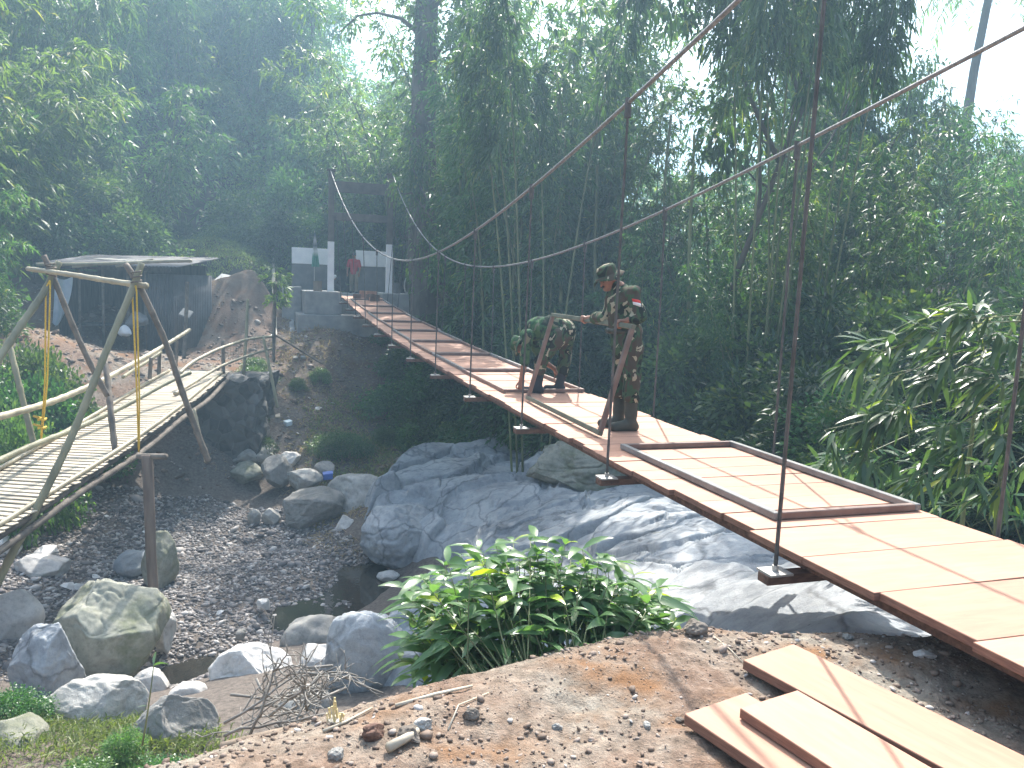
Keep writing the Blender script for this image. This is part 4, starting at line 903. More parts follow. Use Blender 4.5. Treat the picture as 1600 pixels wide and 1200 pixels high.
def twig(P, d, L, r, depth, mb):
    n = 6; Q = [P]; d = d/np.linalg.norm(d)
    for k in range(n): d = d+rs.normal(0, .22, 3); d /= np.linalg.norm(d); Q.append(Q[-1]+d*L/n)
    mb.tube(Q, np.linspace(r, r*.5, n+1), 5)
    if depth:
        for k in range(3): j = rs.integers(1, n); twig(Q[j], d+rs.normal(0, .8, 3), L*rs.uniform(.35, .65), r*.6, depth-1, mb)
for (u, v, Y, dx, dz, L) in ((440,1085,6.2,.8,.25,.9),(520,1040,6.4,-.9,.1,.75),(380,1110,5.8,.9,.3,.9),(480,1110,5.7,.2,.9,.6),(530,1060,6.2,-.7,-.4,.8),(400,1060,6.3,.5,-.6,.7),(420,1120,5.6,.6,.7,.7),(350,1130,5.6,.9,.35,.9),(460,1060,6.5,.6,-.3,.6),(500,1090,6,-.5,.6,.6),(350,1150,5.4,.9,.1,.8),(390,1150,5.4,.2,.9,.6),(460,1050,6.4,.9,.05,.8),(500,1120,5.8,-.9,.15,.9),(430,1135,5.5,.9,-.02,.8),(540,1075,6.1,-.8,-.1,.9),(410,1100,5.9,.8,-.2,.8),(360,1085,6,.9,.0,.9)):
    mb = MB(); twig(PY(u, v, Y), np.array([dx, rs.uniform(-.4,.4), dz*.8]), L, .0125, 2, mb); mb.build('branch', M_DEAD, br, smooth=True)
o = pole('log', [(345,1172,4.6),(420,1152,4.8),(490,1135,5.0)], .032, .028, M_WOODG, None, False); tag(o, 'grey log resting along the crest under the brush pile', 'log')
# ------------------------------------------------------------------ vegetation
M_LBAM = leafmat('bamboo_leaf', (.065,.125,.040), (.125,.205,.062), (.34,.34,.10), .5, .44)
M_LBAM_SHADE = leafmat('shade_toned_bamboo_leaf', (.040,.092,.036), (.085,.155,.054), (.26,.29,.08), .42, .43)  # bamboo leaf colour darkened to stand in for shade, centre and right
M_LTHK_SHADE = leafmat('shade_toned_thicket_leaf', (.018,.045,.024), (.036,.078,.034), (.14,.17,.05), .3, .45)  # leaf colour darkened further so the thickets read as shaded
M_LBRD = leafmat('broad_leaf', (.038,.09,.030), (.072,.14,.042), (.24,.27,.065), .36, .44)
M_LIVY = leafmat('creeper_leaf', (.045,.105,.038), (.085,.165,.05), (.20,.27,.08), .4, .35)
M_LNEAR = leafmat('bush_leaf', (.06,.13,.06), (.085,.17,.07), (.30,.40,.03), .40, .33, .55)
M_LDRY = leafmat('dry_grass', (.15,.115,.07), (.26,.205,.13), (.13,.15,.06), .3, .7, .2)
M_LGRS = leafmat('grass_blade', (.08,.13,.04), (.14,.19,.06), (.30,.30,.12), .4, .5)
M_CULM = simple('green_culm', (.10,.12,.05), (.20,.22,.10), 3, .5, .1, .004, rand=.25)
M_BARK = simple('grey_bark', (.075,.065,.052), (.16,.14,.115), 3, .9, .6, .03, sc=(1,1,.3))
def unit(A): return A/(np.linalg.norm(A, axis=-1, keepdims=True)+1e-9)
def leaf_quads(P, D, L, W, rs, droop=.25):
    n = len(P); D = unit(D); ref = unit(rs.normal(0, .45, (n, 3))+[0, 0, 1]); S = unit(np.cross(D, ref)); L = np.broadcast_to(L, (n,))[:, None]; W = np.broadcast_to(W, (n,))[:, None]
    mid = P+D*L*.42; tip = P+D*L-np.array([0, 0, 1.])*L*droop
    V = np.stack([P, mid+S*W/2, tip, mid-S*W/2], 1); return V.reshape(-1, 3)
def leaf_fine(P, D, L, W, rs, droop=.3, fold=.22):
    """curved leaf with a midrib fold: 5 cross-sections"""
    n = len(P); D = unit(D); ref = unit(rs.normal(0, .35, (n, 3))+[0, 0, 1]); S = unit(np.cross(D, ref)); U = np.cross(S, D); L = np.broadcast_to(L, (n,))[:, None]; W = np.broadcast_to(W, (n,))[:, None]
    prof = [(.0, .06), (.16, .72), (.38, 1.), (.65, .74), (.86, .34), (1., .02)]; rows = []
    for f, w in prof:
        c = P+D*L*f-np.array([0, 0, 1.])*L*droop*f*f; up = U*W*w*.5*fold
        rows += [c+S*W*w*.5+up, c, c-S*W*w*.5+up]
    V = np.stack(rows, 1); Fs = []
    for i in range(5):
        for j in (0, 1): a = i*3+j; Fs.append((a, a+1, a+4, a+3))
    return V.reshape(-1, 3), np.array(Fs)
def leaf_obj(name, Vs, m, parent=None, rs=None, loc=None, fine=None):
    """Vs: list of leaf vertex arrays; one leaf = k vertices"""
    V = np.concatenate(Vs); k = 4 if fine is None else 18; n = len(V)//k
    base = np.array([[0, 1, 2, 3]]) if fine is None else fine
    Fc = (base[None]+(np.arange(n)*k)[:, None, None]).reshape(-1, 4)
    o = mesh_obj(name, V, Fc, m, None, smooth=fine is not None)
    a = o.data.attributes.new('leafvar', 'FLOAT', 'POINT'); a.data.foreach_set('value', np.repeat((rs or RNG).random(n), k).astype(np.float32))
    if parent: o.parent = parent; o.location = (0, 0, 0) if loc is None else loc
    elif loc is not None: o.location = loc
    return o
def make_bamboo(seed, n=11, Hh=12., spread=1.2, leafL=.30, dens=1., label='', bare=.22, bend=(.7, 1.9), lm=None):
    rs = np.random.default_rng(seed); r = empty('bamboo_clump', (0, 0, -500), label, 'bamboo'); LV = []
    for c in range(n):
        az = rs.uniform(0, 2*PI); rad = spread*math.sqrt(rs.random()); L = Hh*rs.uniform(.72, 1.15); th0 = rs.uniform(.02, .16); th1 = rs.uniform(*bend)
        t = np.linspace(0, 1, 26); th = th0+th1*t**3.2; ds = L/25; h = np.array([math.cos(az), math.sin(az), 0])
        P = np.zeros((26, 3)); P[0] = np.array([math.cos(az+rs.normal(0, .8)), math.sin(az+rs.normal(0, .8)), 0])*rad-[0, 0, .6]
        for i in range(1, 26): P[i] = P[i-1]+ds*(math.sin(th[i])*h+math.cos(th[i])*UP)
        mb = MB(); mb.tube(P[::2], np.interp(t[::2], [0, .6, 1], [.055, .042, .008]), 5, False); o = mb.build('culm', M_CULM, None, smooth=True); o.parent = r
        nt_ = int(58*dens); tt = bare+(1-bare)*rs.random(nt_)**.8; b = np.stack([np.interp(tt, t, P[:, k]) for k in range(3)], 1)
        ta = rs.uniform(0, 2*PI, nt_); D = np.stack([np.cos(ta), np.sin(ta), rs.uniform(-.25, .6, nt_)], 1)+h*.35; TL = rs.uniform(.5, 1.35, nt_)*np.interp(tt, [0, .6, 1], [1.2, 1., .6])
        for k in range(nt_):
            m_ = rs.integers(8, 15); f = rs.choice([.45, .75, 1.], m_)[:, None]+rs.normal(0, .05, (m_, 1)); q = b[k]+unit(D[k])*TL[k]*f-UP*(.38*TL[k]*f**2)
            dd = unit(D[k])*.8+rs.normal(0, .55, (m_, 3))-UP*.38
            LV.append(leaf_quads(q, dd, leafL*rs.uniform(.6, 1.25, m_), leafL*.19*rs.uniform(.8, 1.3, m_), rs, .3))
    leaf_obj('foliage', LV, lm or M_LBAM, r, rs); return r
def make_tree(seed, Hh=12., R=4., trunk=.28, label='', nl=11000, leafL=.24, bare=.45, leafW=.5):
    rs = np.random.default_rng(seed); r = empty('broadleaf_tree', (0, 0, -500), label, 'tree'); ends = []; mb = MB()
    def limb(P, d, L, rad, lev):
        m_ = 7; Q = [P]; d = unit(d)
        for i in range(m_): d = unit(d+rs.normal(0, .16, 3)+[0, 0, .05]); Q.append(Q[-1]+d*L/m_)
        mb.tube(Q, np.linspace(rad, rad*.55, m_+1), 7 if lev == 0 else 5)
        if lev >= 3: ends.append(Q[-1]); ends.append(Q[4]); return
        nb = 5 if lev == 0 else 3
        for k in range(nb):
            j = m_ if k == 0 else rs.integers(3, m_+1); a = rs.uniform(0, 2*PI); o_ = np.array([math.cos(a), math.sin(a), rs.uniform(-.05, .7)])
            limb(Q[j], d*.55+o_*.95, L*rs.uniform(.5, .72) if lev else R*rs.uniform(.55, .8), rad*.55, lev+1)
    limb(np.array([0, 0, -.5]), np.array([rs.normal(0, .06), rs.normal(0, .06), 1.]), Hh*bare+.5, trunk, 0)
    o = mb.build('trunk', M_BARK, None, smooth=True); o.parent = r
    E_ = np.array(ends); per = max(4, nl//len(E_)); LV = []
    for e in E_:
        s = rs.uniform(.35, .85); g = rs.normal(0, 1, (per, 3)); g = unit(g)*rs.uniform(.3, 1.15, (per, 1))*s*[1.25, 1.25, .7]
        dd = unit(g)+rs.normal(0, .5, (per, 3))-UP*.35; ll = leafL*rs.uniform(.6, 1.2, per); LV.append(leaf_quads(e+g, dd, ll, ll*leafW, rs, .2))
    leaf_obj('crown', LV, M_LBRD, r, rs); return r
def make_shrub(seed, R=1.5, Hh=1.6, n=5200, leafL=.16, m=M_LIVY, label='', leafW=.62, name='shrub', cat='shrub'):
    rs = np.random.default_rng(seed); r = empty(name, (0, 0, -500), label, cat); LV = []; k = 46
    a = rs.uniform(0, 2*PI, k); zf = rs.uniform(0, 1, k)**.8; rr = np.sqrt(np.clip(1-zf**2, .05, 1))*rs.uniform(.55, 1.08, k)
    C = np.stack([np.cos(a)*rr*R, np.sin(a)*rr*R, zf*Hh*rs.uniform(.75, 1.1, k)], 1); mb = MB()
    for c in C[:16]: mb.tube([np.array([c[0]*.2, c[1]*.2, -.3]), c*[.6, .6, .6], c], [.02, .014, .006], 4)
    o = mb.build('stems', M_BARK, None, smooth=True); o.parent = r; o.name = 'stem'
    per = n//k
    for c in C:
        g = unit(rs.normal(0, 1, (per, 3)))*rs.uniform(.3, 1., (per, 1))*R*.34; g[:, 2] *= .75; dd = unit(g)+unit(c)*.5+rs.normal(0, .4, (per, 3))-UP*.2; ll = leafL*rs.uniform(.6, 1.25, per)
        LV.append(leaf_quads(c+g, dd, ll, ll*leafW, rs, .2))
    leaf_obj('foliage', LV, m, r, rs); return r
PB = [make_bamboo(101, 12, 12, 1.3, .40), make_bamboo(102, 10, 11, 1.0, .38, dens=1.15), make_bamboo(103, 13, 12.5, 1.7, .42), make_bamboo(104, 9, 9, 1.3, .36, 1.3, bare=.08)]
PT = [make_tree(201, 12, 4.2), make_tree(202, 13, 5., .105, nl=9000, leafL=.22, bare=.5), make_tree(203, 10, 4., .22, nl=12000, leafL=.2, bare=.35)]
PS = [make_shrub(301), make_shrub(302, 1.8, 1.3, 6000, .14), make_shrub(303, 1.3, 2.0, 5000, .22, M_LBAM, '', .22), make_shrub(304, 1.6, 1.5, 4600, .24, M_LBRD, '', .45)]
PU = [make_bamboo(111, 9, 14, 1.4, .38, 1.5, bare=.14, bend=(.2, .8), lm=M_LBAM_SHADE), make_bamboo(112, 8, 13, 1.2, .34, 1.6, bare=.2, bend=(.15, .7), lm=M_LBAM_SHADE), make_bamboo(113, 10, 14, 1.8, .40, 1.4, bare=.1, bend=(.3, 1.), lm=M_LBAM_SHADE), ]
PV = make_bamboo(114, 5, 13, 1.2, .38, 2.2, bare=.72, bend=(.2, .5), lm=M_LBAM_SHADE)  # leaves kept above the frame, added to shade the bedrock
PL = [make_shrub(311, 1.7, 3.4, 9000, .26, M_LTHK_SHADE, '', .19, 'thicket', 'thicket'), make_shrub(312, 1.5, 3.0, 8000, .24, M_LTHK_SHADE, '', .22, 'thicket', 'thicket'), make_shrub(313, 1.8, 2.8, 9500, .17, M_LBRD, '', .5, 'thicket', 'thicket')]
PC = [make_shrub(321, 1.5, .9, 7000, .125, M_LIVY, '', .7, 'creeper_mound', 'creeper'), make_shrub(322, 1.3, 1.0, 6500, .12, M_LIVY, '', .7, 'creeper_mound', 'creeper')]
HT = {}
for q in PB+PU+[PV]+PT+PS+PL+PC:
    zz = [v.co.z for ch in q.children for v in ch.data.vertices]; HT[q.name] = float(np.percentile(zz, 99))
used_proto = set(); vr = np.random.default_rng(77)
def plant(proto, u, Y, vtop, label, group, sc=None, xyz=None, dz=0., cap=9.):
    p = PY(u, 500, Y) if xyz is None else np.array(xyz, float); z = Hs(p[0], p[1])+dz
    if sc is None: sc = max(.12, (PY(u, vtop, Y)[2]-z)/HT[proto.name]); sc = (min(sc, cap), min(sc, cap), sc)
    if proto.name in used_proto: o = dup(proto, (p[0], p[1], z), vr.uniform(0, 6.28), sc)
    else: o = proto; used_proto.add(proto.name); o.location = (p[0], p[1], z); o.rotation_euler = (0, 0, vr.uniform(0, 6.28)); o.scale = (sc,)*3 if np.isscalar(sc) else sc
    o['label'] = label; o['group'] = group; return o
LB = ('tall arching bamboo clump on the hillside behind the shack, upper left', 'bamboo clumps on the left hillside')
for u, Y, vt in ((-70,27,-30),(20,33,-120),(-150,25,110),(60,33,75),(150,38,-90),(110,33,200),(240,46,-130),(205,37,140),(310,48,-60),(340,43,205),(390,50,-120),(430,46,110),(470,44,190),(480,52,-60),(390,42,250),(530,48,110),(-130,23.5,250),(280,40,300),(570,50,130),(600,40,120),(565,41,200),(625,38,170),(585,38.5,270),(440,54,-40),(350,54,-100),(620,52,160),(280,47,90)):
    plant(PB[vr.integers(0, 4)], u, Y, vt, *LB, cap=1.15)
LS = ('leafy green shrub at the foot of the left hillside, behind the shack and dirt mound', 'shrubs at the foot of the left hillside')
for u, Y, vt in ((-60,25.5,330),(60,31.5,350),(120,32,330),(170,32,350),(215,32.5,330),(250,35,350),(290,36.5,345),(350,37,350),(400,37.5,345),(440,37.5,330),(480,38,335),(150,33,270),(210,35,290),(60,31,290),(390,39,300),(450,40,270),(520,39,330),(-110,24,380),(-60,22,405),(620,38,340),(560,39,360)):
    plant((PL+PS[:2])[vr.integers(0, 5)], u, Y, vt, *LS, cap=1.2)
LC = ('tall bamboo clump in the thicket between the far tower and the standing soldier', 'bamboo clumps behind the middle of the footbridge')
for u, Y, vt in ((715,36,-40),(745,30,0),(785,31,-60),(830,27,-30),(870,30,-60),(845,26,-30),(868,31,0),(770,27,160),(850,24.5,200),(900,25,130),(660,46,110),(720,42,20),(955,24,240),(815,25,60)):
    plant(PU[vr.integers(0, 3)], u, Y, vt, *LC, cap=1.)
LR = ('dark bamboo clump, in the shaded wall of trees right of the footbridge or added unseen past the right edge for shade', 'bamboo clumps right of the footbridge, some added unseen for shade')
for u, Y, vt in ((1035,24,210),(1080,27,230),(1100,21,300),(1150,24,170),(1210,27,150),(1235,21,260),(1290,24,170),(1330,20,300),(1370,25,150),(1420,22,215),(1470,26,190),(1520,21,230),(1570,25,185),(1640,22,170),(1790,18,-60),(1960,15,-300),(1860,14,-100),(1600,17.5,300),(1450,17.5,360),(1180,18,420),(1020,20,380)):  # unseen clumps past the right edge are added to shade the thickets
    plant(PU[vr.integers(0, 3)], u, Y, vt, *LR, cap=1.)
LT = ('broadleaf tree rising above the bamboo on the right, open crown against the sky', 'broadleaf trees on the right')
for k, u, Y, vt in ((1,1270,30,-130),(0,1225,29,40),(2,1275,27,100),(0,1400,31,190),(2,1560,30,230)):
    plant(PT[k], u, Y, vt, *LT, cap=.65)
for x, y, k, s, lab in ((5.5,21,1,(.9,.9,1.6),'tall broadleaf tree whose spreading crown fills the top of the photo right of the middle'),):
    o = plant(PT[k], 0, 0, 0, lab, 'broadleaf trees on the right', sc=s, xyz=(x, y, 0))
LT3 = ('bushy broadleaf tree among the slim bamboo right of the far tower', 'broadleaf trees right of the far tower')
for k, u, Y, vt in ((2,745,27,275),(0,805,26,330),(2,742,28.5,230),(0,880,28,180),(2,640,36,250)):
    plant(PT[k], u, Y, vt, *LT3, cap=.55)
LN = ('clump of slim bare bamboo culms with high leaves added for shade, beyond the deck near the standing soldier', 'slim bare bamboo clumps added for shade right of the soldier')
for x, y, s in ((5.6,17.8,(.58,.58,1.22)),(6.6,18.4,(.55,.55,1.25)),(0.5,19.8,(.6,.6,1.05))):
    plant(PV, 0, 0, 0, *LN, sc=s, xyz=(x, y, 0))
LT2 = ('broadleaf tree among the bamboo high on the left hillside', 'broadleaf trees on the left hillside')
for k, u, Y, vt in ((0,430,56,-120),(2,465,52,20),(1,180,44,-160),(0,60,40,-160)):
    plant(PT[k], u, Y, vt, *LT2, cap=1.1)
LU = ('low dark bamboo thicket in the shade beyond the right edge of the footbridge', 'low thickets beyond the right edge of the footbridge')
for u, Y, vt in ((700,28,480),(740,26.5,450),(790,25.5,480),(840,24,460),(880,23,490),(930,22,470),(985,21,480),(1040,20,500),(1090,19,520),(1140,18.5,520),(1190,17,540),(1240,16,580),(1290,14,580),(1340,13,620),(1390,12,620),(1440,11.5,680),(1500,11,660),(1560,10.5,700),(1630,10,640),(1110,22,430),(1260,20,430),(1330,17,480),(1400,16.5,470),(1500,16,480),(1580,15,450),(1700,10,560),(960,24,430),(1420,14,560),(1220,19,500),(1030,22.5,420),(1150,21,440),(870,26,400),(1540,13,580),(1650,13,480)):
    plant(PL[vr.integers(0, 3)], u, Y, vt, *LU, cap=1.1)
LI = ('creeper-covered mound of small leaves under the far half of the footbridge', 'creeper mounds under the footbridge')
for u, v, z, s in ((640,575,-1.3,.9),(620,610,-1.9,.9),(670,610,-2.,1.),(705,640,-2.5,1.),(745,650,-2.6,1.),(655,650,-2.6,.95),(700,680,-3.2,.85),(640,680,-3.1,.8),(760,680,-3.,.9),(790,660,-2.6,.9),(730,690,-3.2,.8),(610,575,-1.5,.5),(815,690,-3.,.8)):
    p = PZ(u, v, z); plant(PC[vr.integers(0, 2)], 0, 0, 0, *LI, sc=s, xyz=p, dz=-.2)
LW = ('bright green bush beside the bamboo bridge at the left edge', 'bushes left of the bamboo bridge')
for u, Y, vt, k in ((40,20,548,0),(72,19.5,560,1),(15,19,585,0),(50,18.5,600,1),(15,16.5,655,0),(120,19,655,1),(200,20.8,655,0)):
    plant(PC[k], u, Y, vt, *LW, cap=.75)
LV_ = ('small leafy weed clump on the bank around the stone wall', 'weed clumps on the bank')
for u, v, z, s in ((400,640,-2.4,.35),(385,690,-3.1,.4),(410,700,-3.2,.3),(465,645,-2.6,.2),(500,620,-2.2,.25),(520,705,-3.3,.4),(545,700,-3.2,.4),(395,600,-1.7,.25),(600,700,-3.4,.3)):
    p = PZ(u, v, z); plant(PS[vr.integers(0, 2)], 0, 0, 0, *LV_, sc=s, xyz=p)
LWD = ('tangled green weeds growing over the rocks at the bottom left', 'weeds at the bottom left')
for u, v, z, s in ((120,1150,-2.4,.28),(190,1130,-2.6,.22),(250,1150,-2.6,.26),(60,1170,-2.2,.3),(15,1090,-2.8,.3),(300,1165,-2.3,.22),(150,1190,-2.0,.3),(230,1195,-1.9,.25)):
    p = PZ(u, v, z); plant(PS[(2, 1)[vr.integers(0, 2)]], 0, 0, 0, *LWD, sc=s*.72, xyz=p)
for q in PB+PU+[PV]+PT+PS+PL+PC:
    if q.name not in used_proto:
        for c in list(q.children): bpy.data.objects.remove(c)
        bpy.data.objects.remove(q)

# far woodland that closes the hillside (one mass)
rs = np.random.default_rng(5); LVs = []
C = np.c_[rs.uniform(-55, 60, 5200), rs.uniform(40, 66, 5200)]; z = H(C[:, 0], C[:, 1], False); hgt = 3.6+2.6*fbm(C[:, 0]*.16, C[:, 1]*.16, None, 3, 3)
uu = 800+FPX*C[:, 0]/C[:, 1]; lim = np.interp(uu, [0, 520, 560, 630, 660, 960, 1000, 1100, 1130, 1360, 1390, 1600], [.6, .6, .25, .25, .5, .5, .15, .15, .22, .22, .19, .19])
for c, zz, hh, lm in zip(C, z, hgt, lim):
    k = 22; top = zz+hh*rs.random(); 
    top = min(top, EYE+lm*c[1]-1.)
    g = unit(rs.normal(0, 1, (k, 3)))*rs.uniform(.2, 1., (k, 1))*[1.1, 1.1, .8]; LVs.append(leaf_quads(np.array([c[0], c[1], top])+g, unit(g)+rs.normal(0, .5, (k, 3))-UP*.3, .5*rs.uniform(.6, 1.2, k), .16, rs))
tag(leaf_obj('woodland', LVs, M_LBRD, rs=rs), kind='stuff')

# big dark trunk beside the tower
bt = empty('tall_tree', PY(662,500,30.5)*[1, 1, 0]+UP*-.5, 'tall thick dark creeper-wrapped tree trunk just right of the far tower', 'tree')
P = np.array([PY(664,560,30.5), PY(663,480,30.5), PY(660,400,30.5), PY(660,250,30.6), PY(664,100,30.8), PY(668,-20,31), PY(672,-190,31)])
u = np.linspace(0, 6, 30); Q = np.stack([np.interp(u, range(7), P[:, k]) for k in range(3)], 1); mb = MB(); mb.tube(Q, np.interp(u, [0, 1, 3, 6], [.72, .60, .50, .34])*(1+.06*np.sin(u*7)), 14)
for (u0, v0, u1, v1, Y1, r) in ((664,60,590,20,31.5,.10),(590,20,530,50,32,.05),(664,20,760,-40,29,.16),(668,-60,600,-150,33,.16),(668,-100,740,-220,31,.14),(664,120,720,40,30,.09)):
    a, b = PY(u0, v0, 30.9), PY(u1, v1, Y1); mb.tube([a, (a+b)/2+UP*.25, b], [r, r*.8, r*.5], 7)
mb.build('trunk', M_BARK, bt, smooth=True)
rs = np.random.default_rng(12); LVs = []
for c in [PY(u, v, Y) for u, v, Y in ((545,25,32),(700,-30,30),(760,-60,29),(720,-150,31),(780,-130,30),(720,20,30),(740,60,29.5))]:
    for k in range(7):
        e = c+rs.normal(0, 1., 3)*[1.2, 1.2, .7]; g = unit(rs.normal(0, 1, (110, 3)))*rs.uniform(.2, .9, (110, 1)); LVs.append(leaf_quads(e+g, unit(g)-UP*.3, .22*rs.uniform(.6, 1.2, 110), .1, rs))
leaf_obj('crown', LVs, M_LBRD, bt, rs, loc=-bt.location)
LVs = []; k = 1500; uu = rs.uniform(.8, 5, k); q = np.stack([np.interp(uu, range(7), P[:, j]) for j in range(3)], 1); a = rs.uniform(0, 2*PI, k); n_ = np.stack([np.cos(a), np.sin(a), np.zeros(k)], 1)
w = .5+.12*fbm(np.cos(a)*2, uu*3, np.sin(a)*2, 3, 4)
keep = fbm(np.cos(a)*1.4, uu*2.2, np.sin(a)*1.4, 3, 9) > .0
LVs.append(leaf_quads((q+n_*w[:, None])[keep], (n_*.8-UP*.8+rs.normal(0, .4, (k, 3)))[keep], .2, .12, rs)); leaf_obj('creeper', LVs, M_LIVY, bt, rs, loc=-bt.location)
# slim bare poles of trees in the centre
for u0, u1, Y, vt, lab in ((742,752,27,60,'slim pale bare trunk behind the deck, left of the middle'),(905,940,24,40,'leaning slim trunk behind the bent soldier'),(1028,1048,22,180,'slim grey trunk behind the standing soldier'),(715,722,26.5,120,'straight pale culm just right of the thick dark trunk'),(880,872,23,150,'pale culm above the bent soldier'),(930,934,22.5,90,'thin tall culm left of the standing soldier'),(1075,1085,20.5,210,'thin leaning culm right of the standing soldier'),(800,812,24,210,'slender culm behind the middle of the deck')):
    p = pole('slim_tree', [(u0-4, 650, Y), ((u0+u1)/2, 300, Y), (u1, vt, Y)], .06, .035, M_CULM, None); tag(p, lab, 'tree')
# coconut palm against the sky
pa = empty('coconut_palm', PY(1500,420,33)*[1, 1, 0], 'leaning bare coconut palm trunk against the bright sky at upper right', 'palm')
P = [PY(1496,520,33), PY(1508,200,33), PY(1522,110,33), PY(1546,-10,33), PY(1552,-40,33)]; mb = MB(); mb.tube(P, [.24, .19, .17, .15, .14], 10); mb.build('trunk', M_BARK, pa, smooth=True)
rs = np.random.default_rng(9)
for k in range(15):
    a = k/15*2*PI+rs.uniform(-.2, .2); e0 = rs.uniform(-.3, .9); c = P[-1]; pts = []; LVs = []
    for i in range(14):
        f = i/13; el = e0-1.7*f; pts.append(c); c = c+np.array([math.cos(a)*math.cos(el), math.sin(a)*math.cos(el), math.sin(el)])*.26
    pts = np.array(pts); mb = MB(); mb.tube(pts, np.linspace(.03, .008, 14), 4); fr = mb.build('frond', M_CULM, pa, smooth=True)
    side = np.array([-math.sin(a), math.cos(a), 0]); q = np.repeat(pts[2:], 6, 0)+rs.normal(0, .05, (72, 3)); sg = np.tile([1, -1], 36)[:, None]
    LVs.append(leaf_quads(q, side*sg+rs.normal(0, .12, (72, 3))-UP*.75, .62, .05, rs, .3)); leaf_obj('leaflets', LVs, M_LBAM, fr, rs)
# small crown tree with palmate leaves on the bank
st = empty('sapling', PY(428,560,24.1), 'small thin sapling with a tuft of pale green hand-shaped leaves left of the abutment', 'sapling')
mb = MB(); mb.tube([PY(428,566,24.1), PY(430,500,24.1), PY(432,430,24.1)], [.035, .028, .02], 7); mb.build('trunk', M_BARK, st, smooth=True); LVs = []; rs = np.random.default_rng(4)
for k in range(44):
    c = PY(432+rs.normal(0, 3), 478-rs.uniform(0, 56), 24.1); a = rs.uniform(0, 6.28); d = np.array([math.cos(a), math.sin(a), rs.uniform(-.2, .5)]); c = c+d*rs.uniform(.1, .38)
    LVs.append(leaf_quads(np.repeat(c[None], 6, 0), d+rs.normal(0, .55, (6, 3))-UP*.25, .24, .06, rs))
leaf_obj('crown', LVs, M_LGRS, st, rs, loc=-st.location)

# grasses (nobody could count the blades)
def blades(name, P, Hh, m, seed, w=.012, lean=.5):
    rs = np.random.default_rng(seed); n = len(P); D = np.stack([rs.normal(0, lean, n), rs.normal(0, lean, n), np.ones(n)], 1)
    return tag(leaf_obj(name, [leaf_quads(P, D, Hh*rs.uniform(.5, 1.2, n), w, rs, .45)], m, rs=rs), kind='stuff')
def clumped(poly_uv, z, n, seed, per=14, r=.12):
    c = scatter_px(n//per, poly_uv, z, seed); rs = np.random.default_rng(seed+1); q = np.repeat(c[:, :2], per, 0)+rs.normal(0, r, (len(c)*per, 2)); return np.c_[q, H(q[:, 0], q[:, 1])-.02]
blades('dry_bank_grass', clumped([(440,580),(620,580),(620,720),(500,740),(440,660)], -2.4, 6500, 21), .38, M_LDRY, 3, .02, .9)
blades('bank_grass', clumped([(480,680),(620,650),(620,740),(500,745)], -3.2, 4500, 23), .35, M_LGRS, 5, .022, .7)
Q = np.c_[RNG.uniform(-17, -8.0, 26000), RNG.uniform(33.2, 38, 26000)]; Q = Q[fbm(Q[:, 0]*.6, Q[:, 1]*.6, None, 3, 14) > np.interp(Q[:, 1], [33.2, 35], [.15, -.3])]; blades('hill_grass', np.c_[Q, H(Q[:, 0], Q[:, 1])-.03], .34, M_LGRS, 6, .03, .6)
Q = np.c_[RNG.uniform(-17, -3.5, 5000), RNG.uniform(21, 33, 5000)]; Q = Q[fbm(Q[:, 0]*.5, Q[:, 1]*.5, None, 3, 4) > .12]; blades('sparse_grass', np.c_[Q, H(Q[:, 0], Q[:, 1])-.02], .2, M_LDRY, 7, .018, .8)
q = clumped([(0,1080),(200,1090),(330,1120),(420,1160),(300,1215),(0,1215)], -3.0, 4500, 25, 18, .09); blades('stream_bank_weeds', q, .28, M_LGRS, 8, .014, .6)
# leaf litter on the river banks
q = scatter_px(3500, [(420,640),(640,640),(640,740),(480,750)], -3., 31); q[:, 2] += .02
rs = np.random.default_rng(6); tag(leaf_obj('leaf_litter', [leaf_quads(q, np.c_[rs.normal(0, 1, (len(q), 2)), rs.normal(0, .2, len(q))], .13, .05, rs, 0)], M_LDRY, rs=rs), kind='stuff')

# leafy bush on the crest in the middle foreground
def shoot(base, top, nl, L, rs, LV, mb, wr=.23, r=.005, lead=True):
    base, top = np.asarray(base), np.asarray(top); mid = (base+top)/2+rs.normal(0, .03, 3)+UP*.05; t = np.linspace(0, 1, 8)[:, None]; Q = (1-t)**2*base+2*t*(1-t)*mid+t**2*top
    mb.tube(Q, np.linspace(r, r*.4, 8), 5); f = np.sort(rs.uniform(.35, 1., nl)); f[-2:] = 1.
    p = np.stack([np.interp(f, t[:, 0], Q[:, k]) for k in range(3)], 1); a = np.arange(nl)*2.6+rs.uniform(0, 6.28)+rs.normal(0, .4, nl)
    dr = unit(top-base); D = np.stack([np.cos(a), np.sin(a), rs.uniform(-.25, .45, nl)], 1)+dr*.55
    ll = L*rs.uniform(.6, 1.25, nl); V, F_ = leaf_fine(p, D, ll, ll*wr*rs.uniform(.85, 1.2, nl), rs, .38); LV.append(V); return F_
EXTRA = [(u_, 845+((u_-830)/230)**2*110+k_ % 3*22) for k_, u_ in enumerate(range(640, 1056, 9))]
bu = empty('leafy_bush', PZ(850,1062,-.3), 'lush green bush of broad bamboo-like leaves growing at the crest of the near bank', 'bush'); rs = np.random.default_rng(31); LV = []; mb = MB()
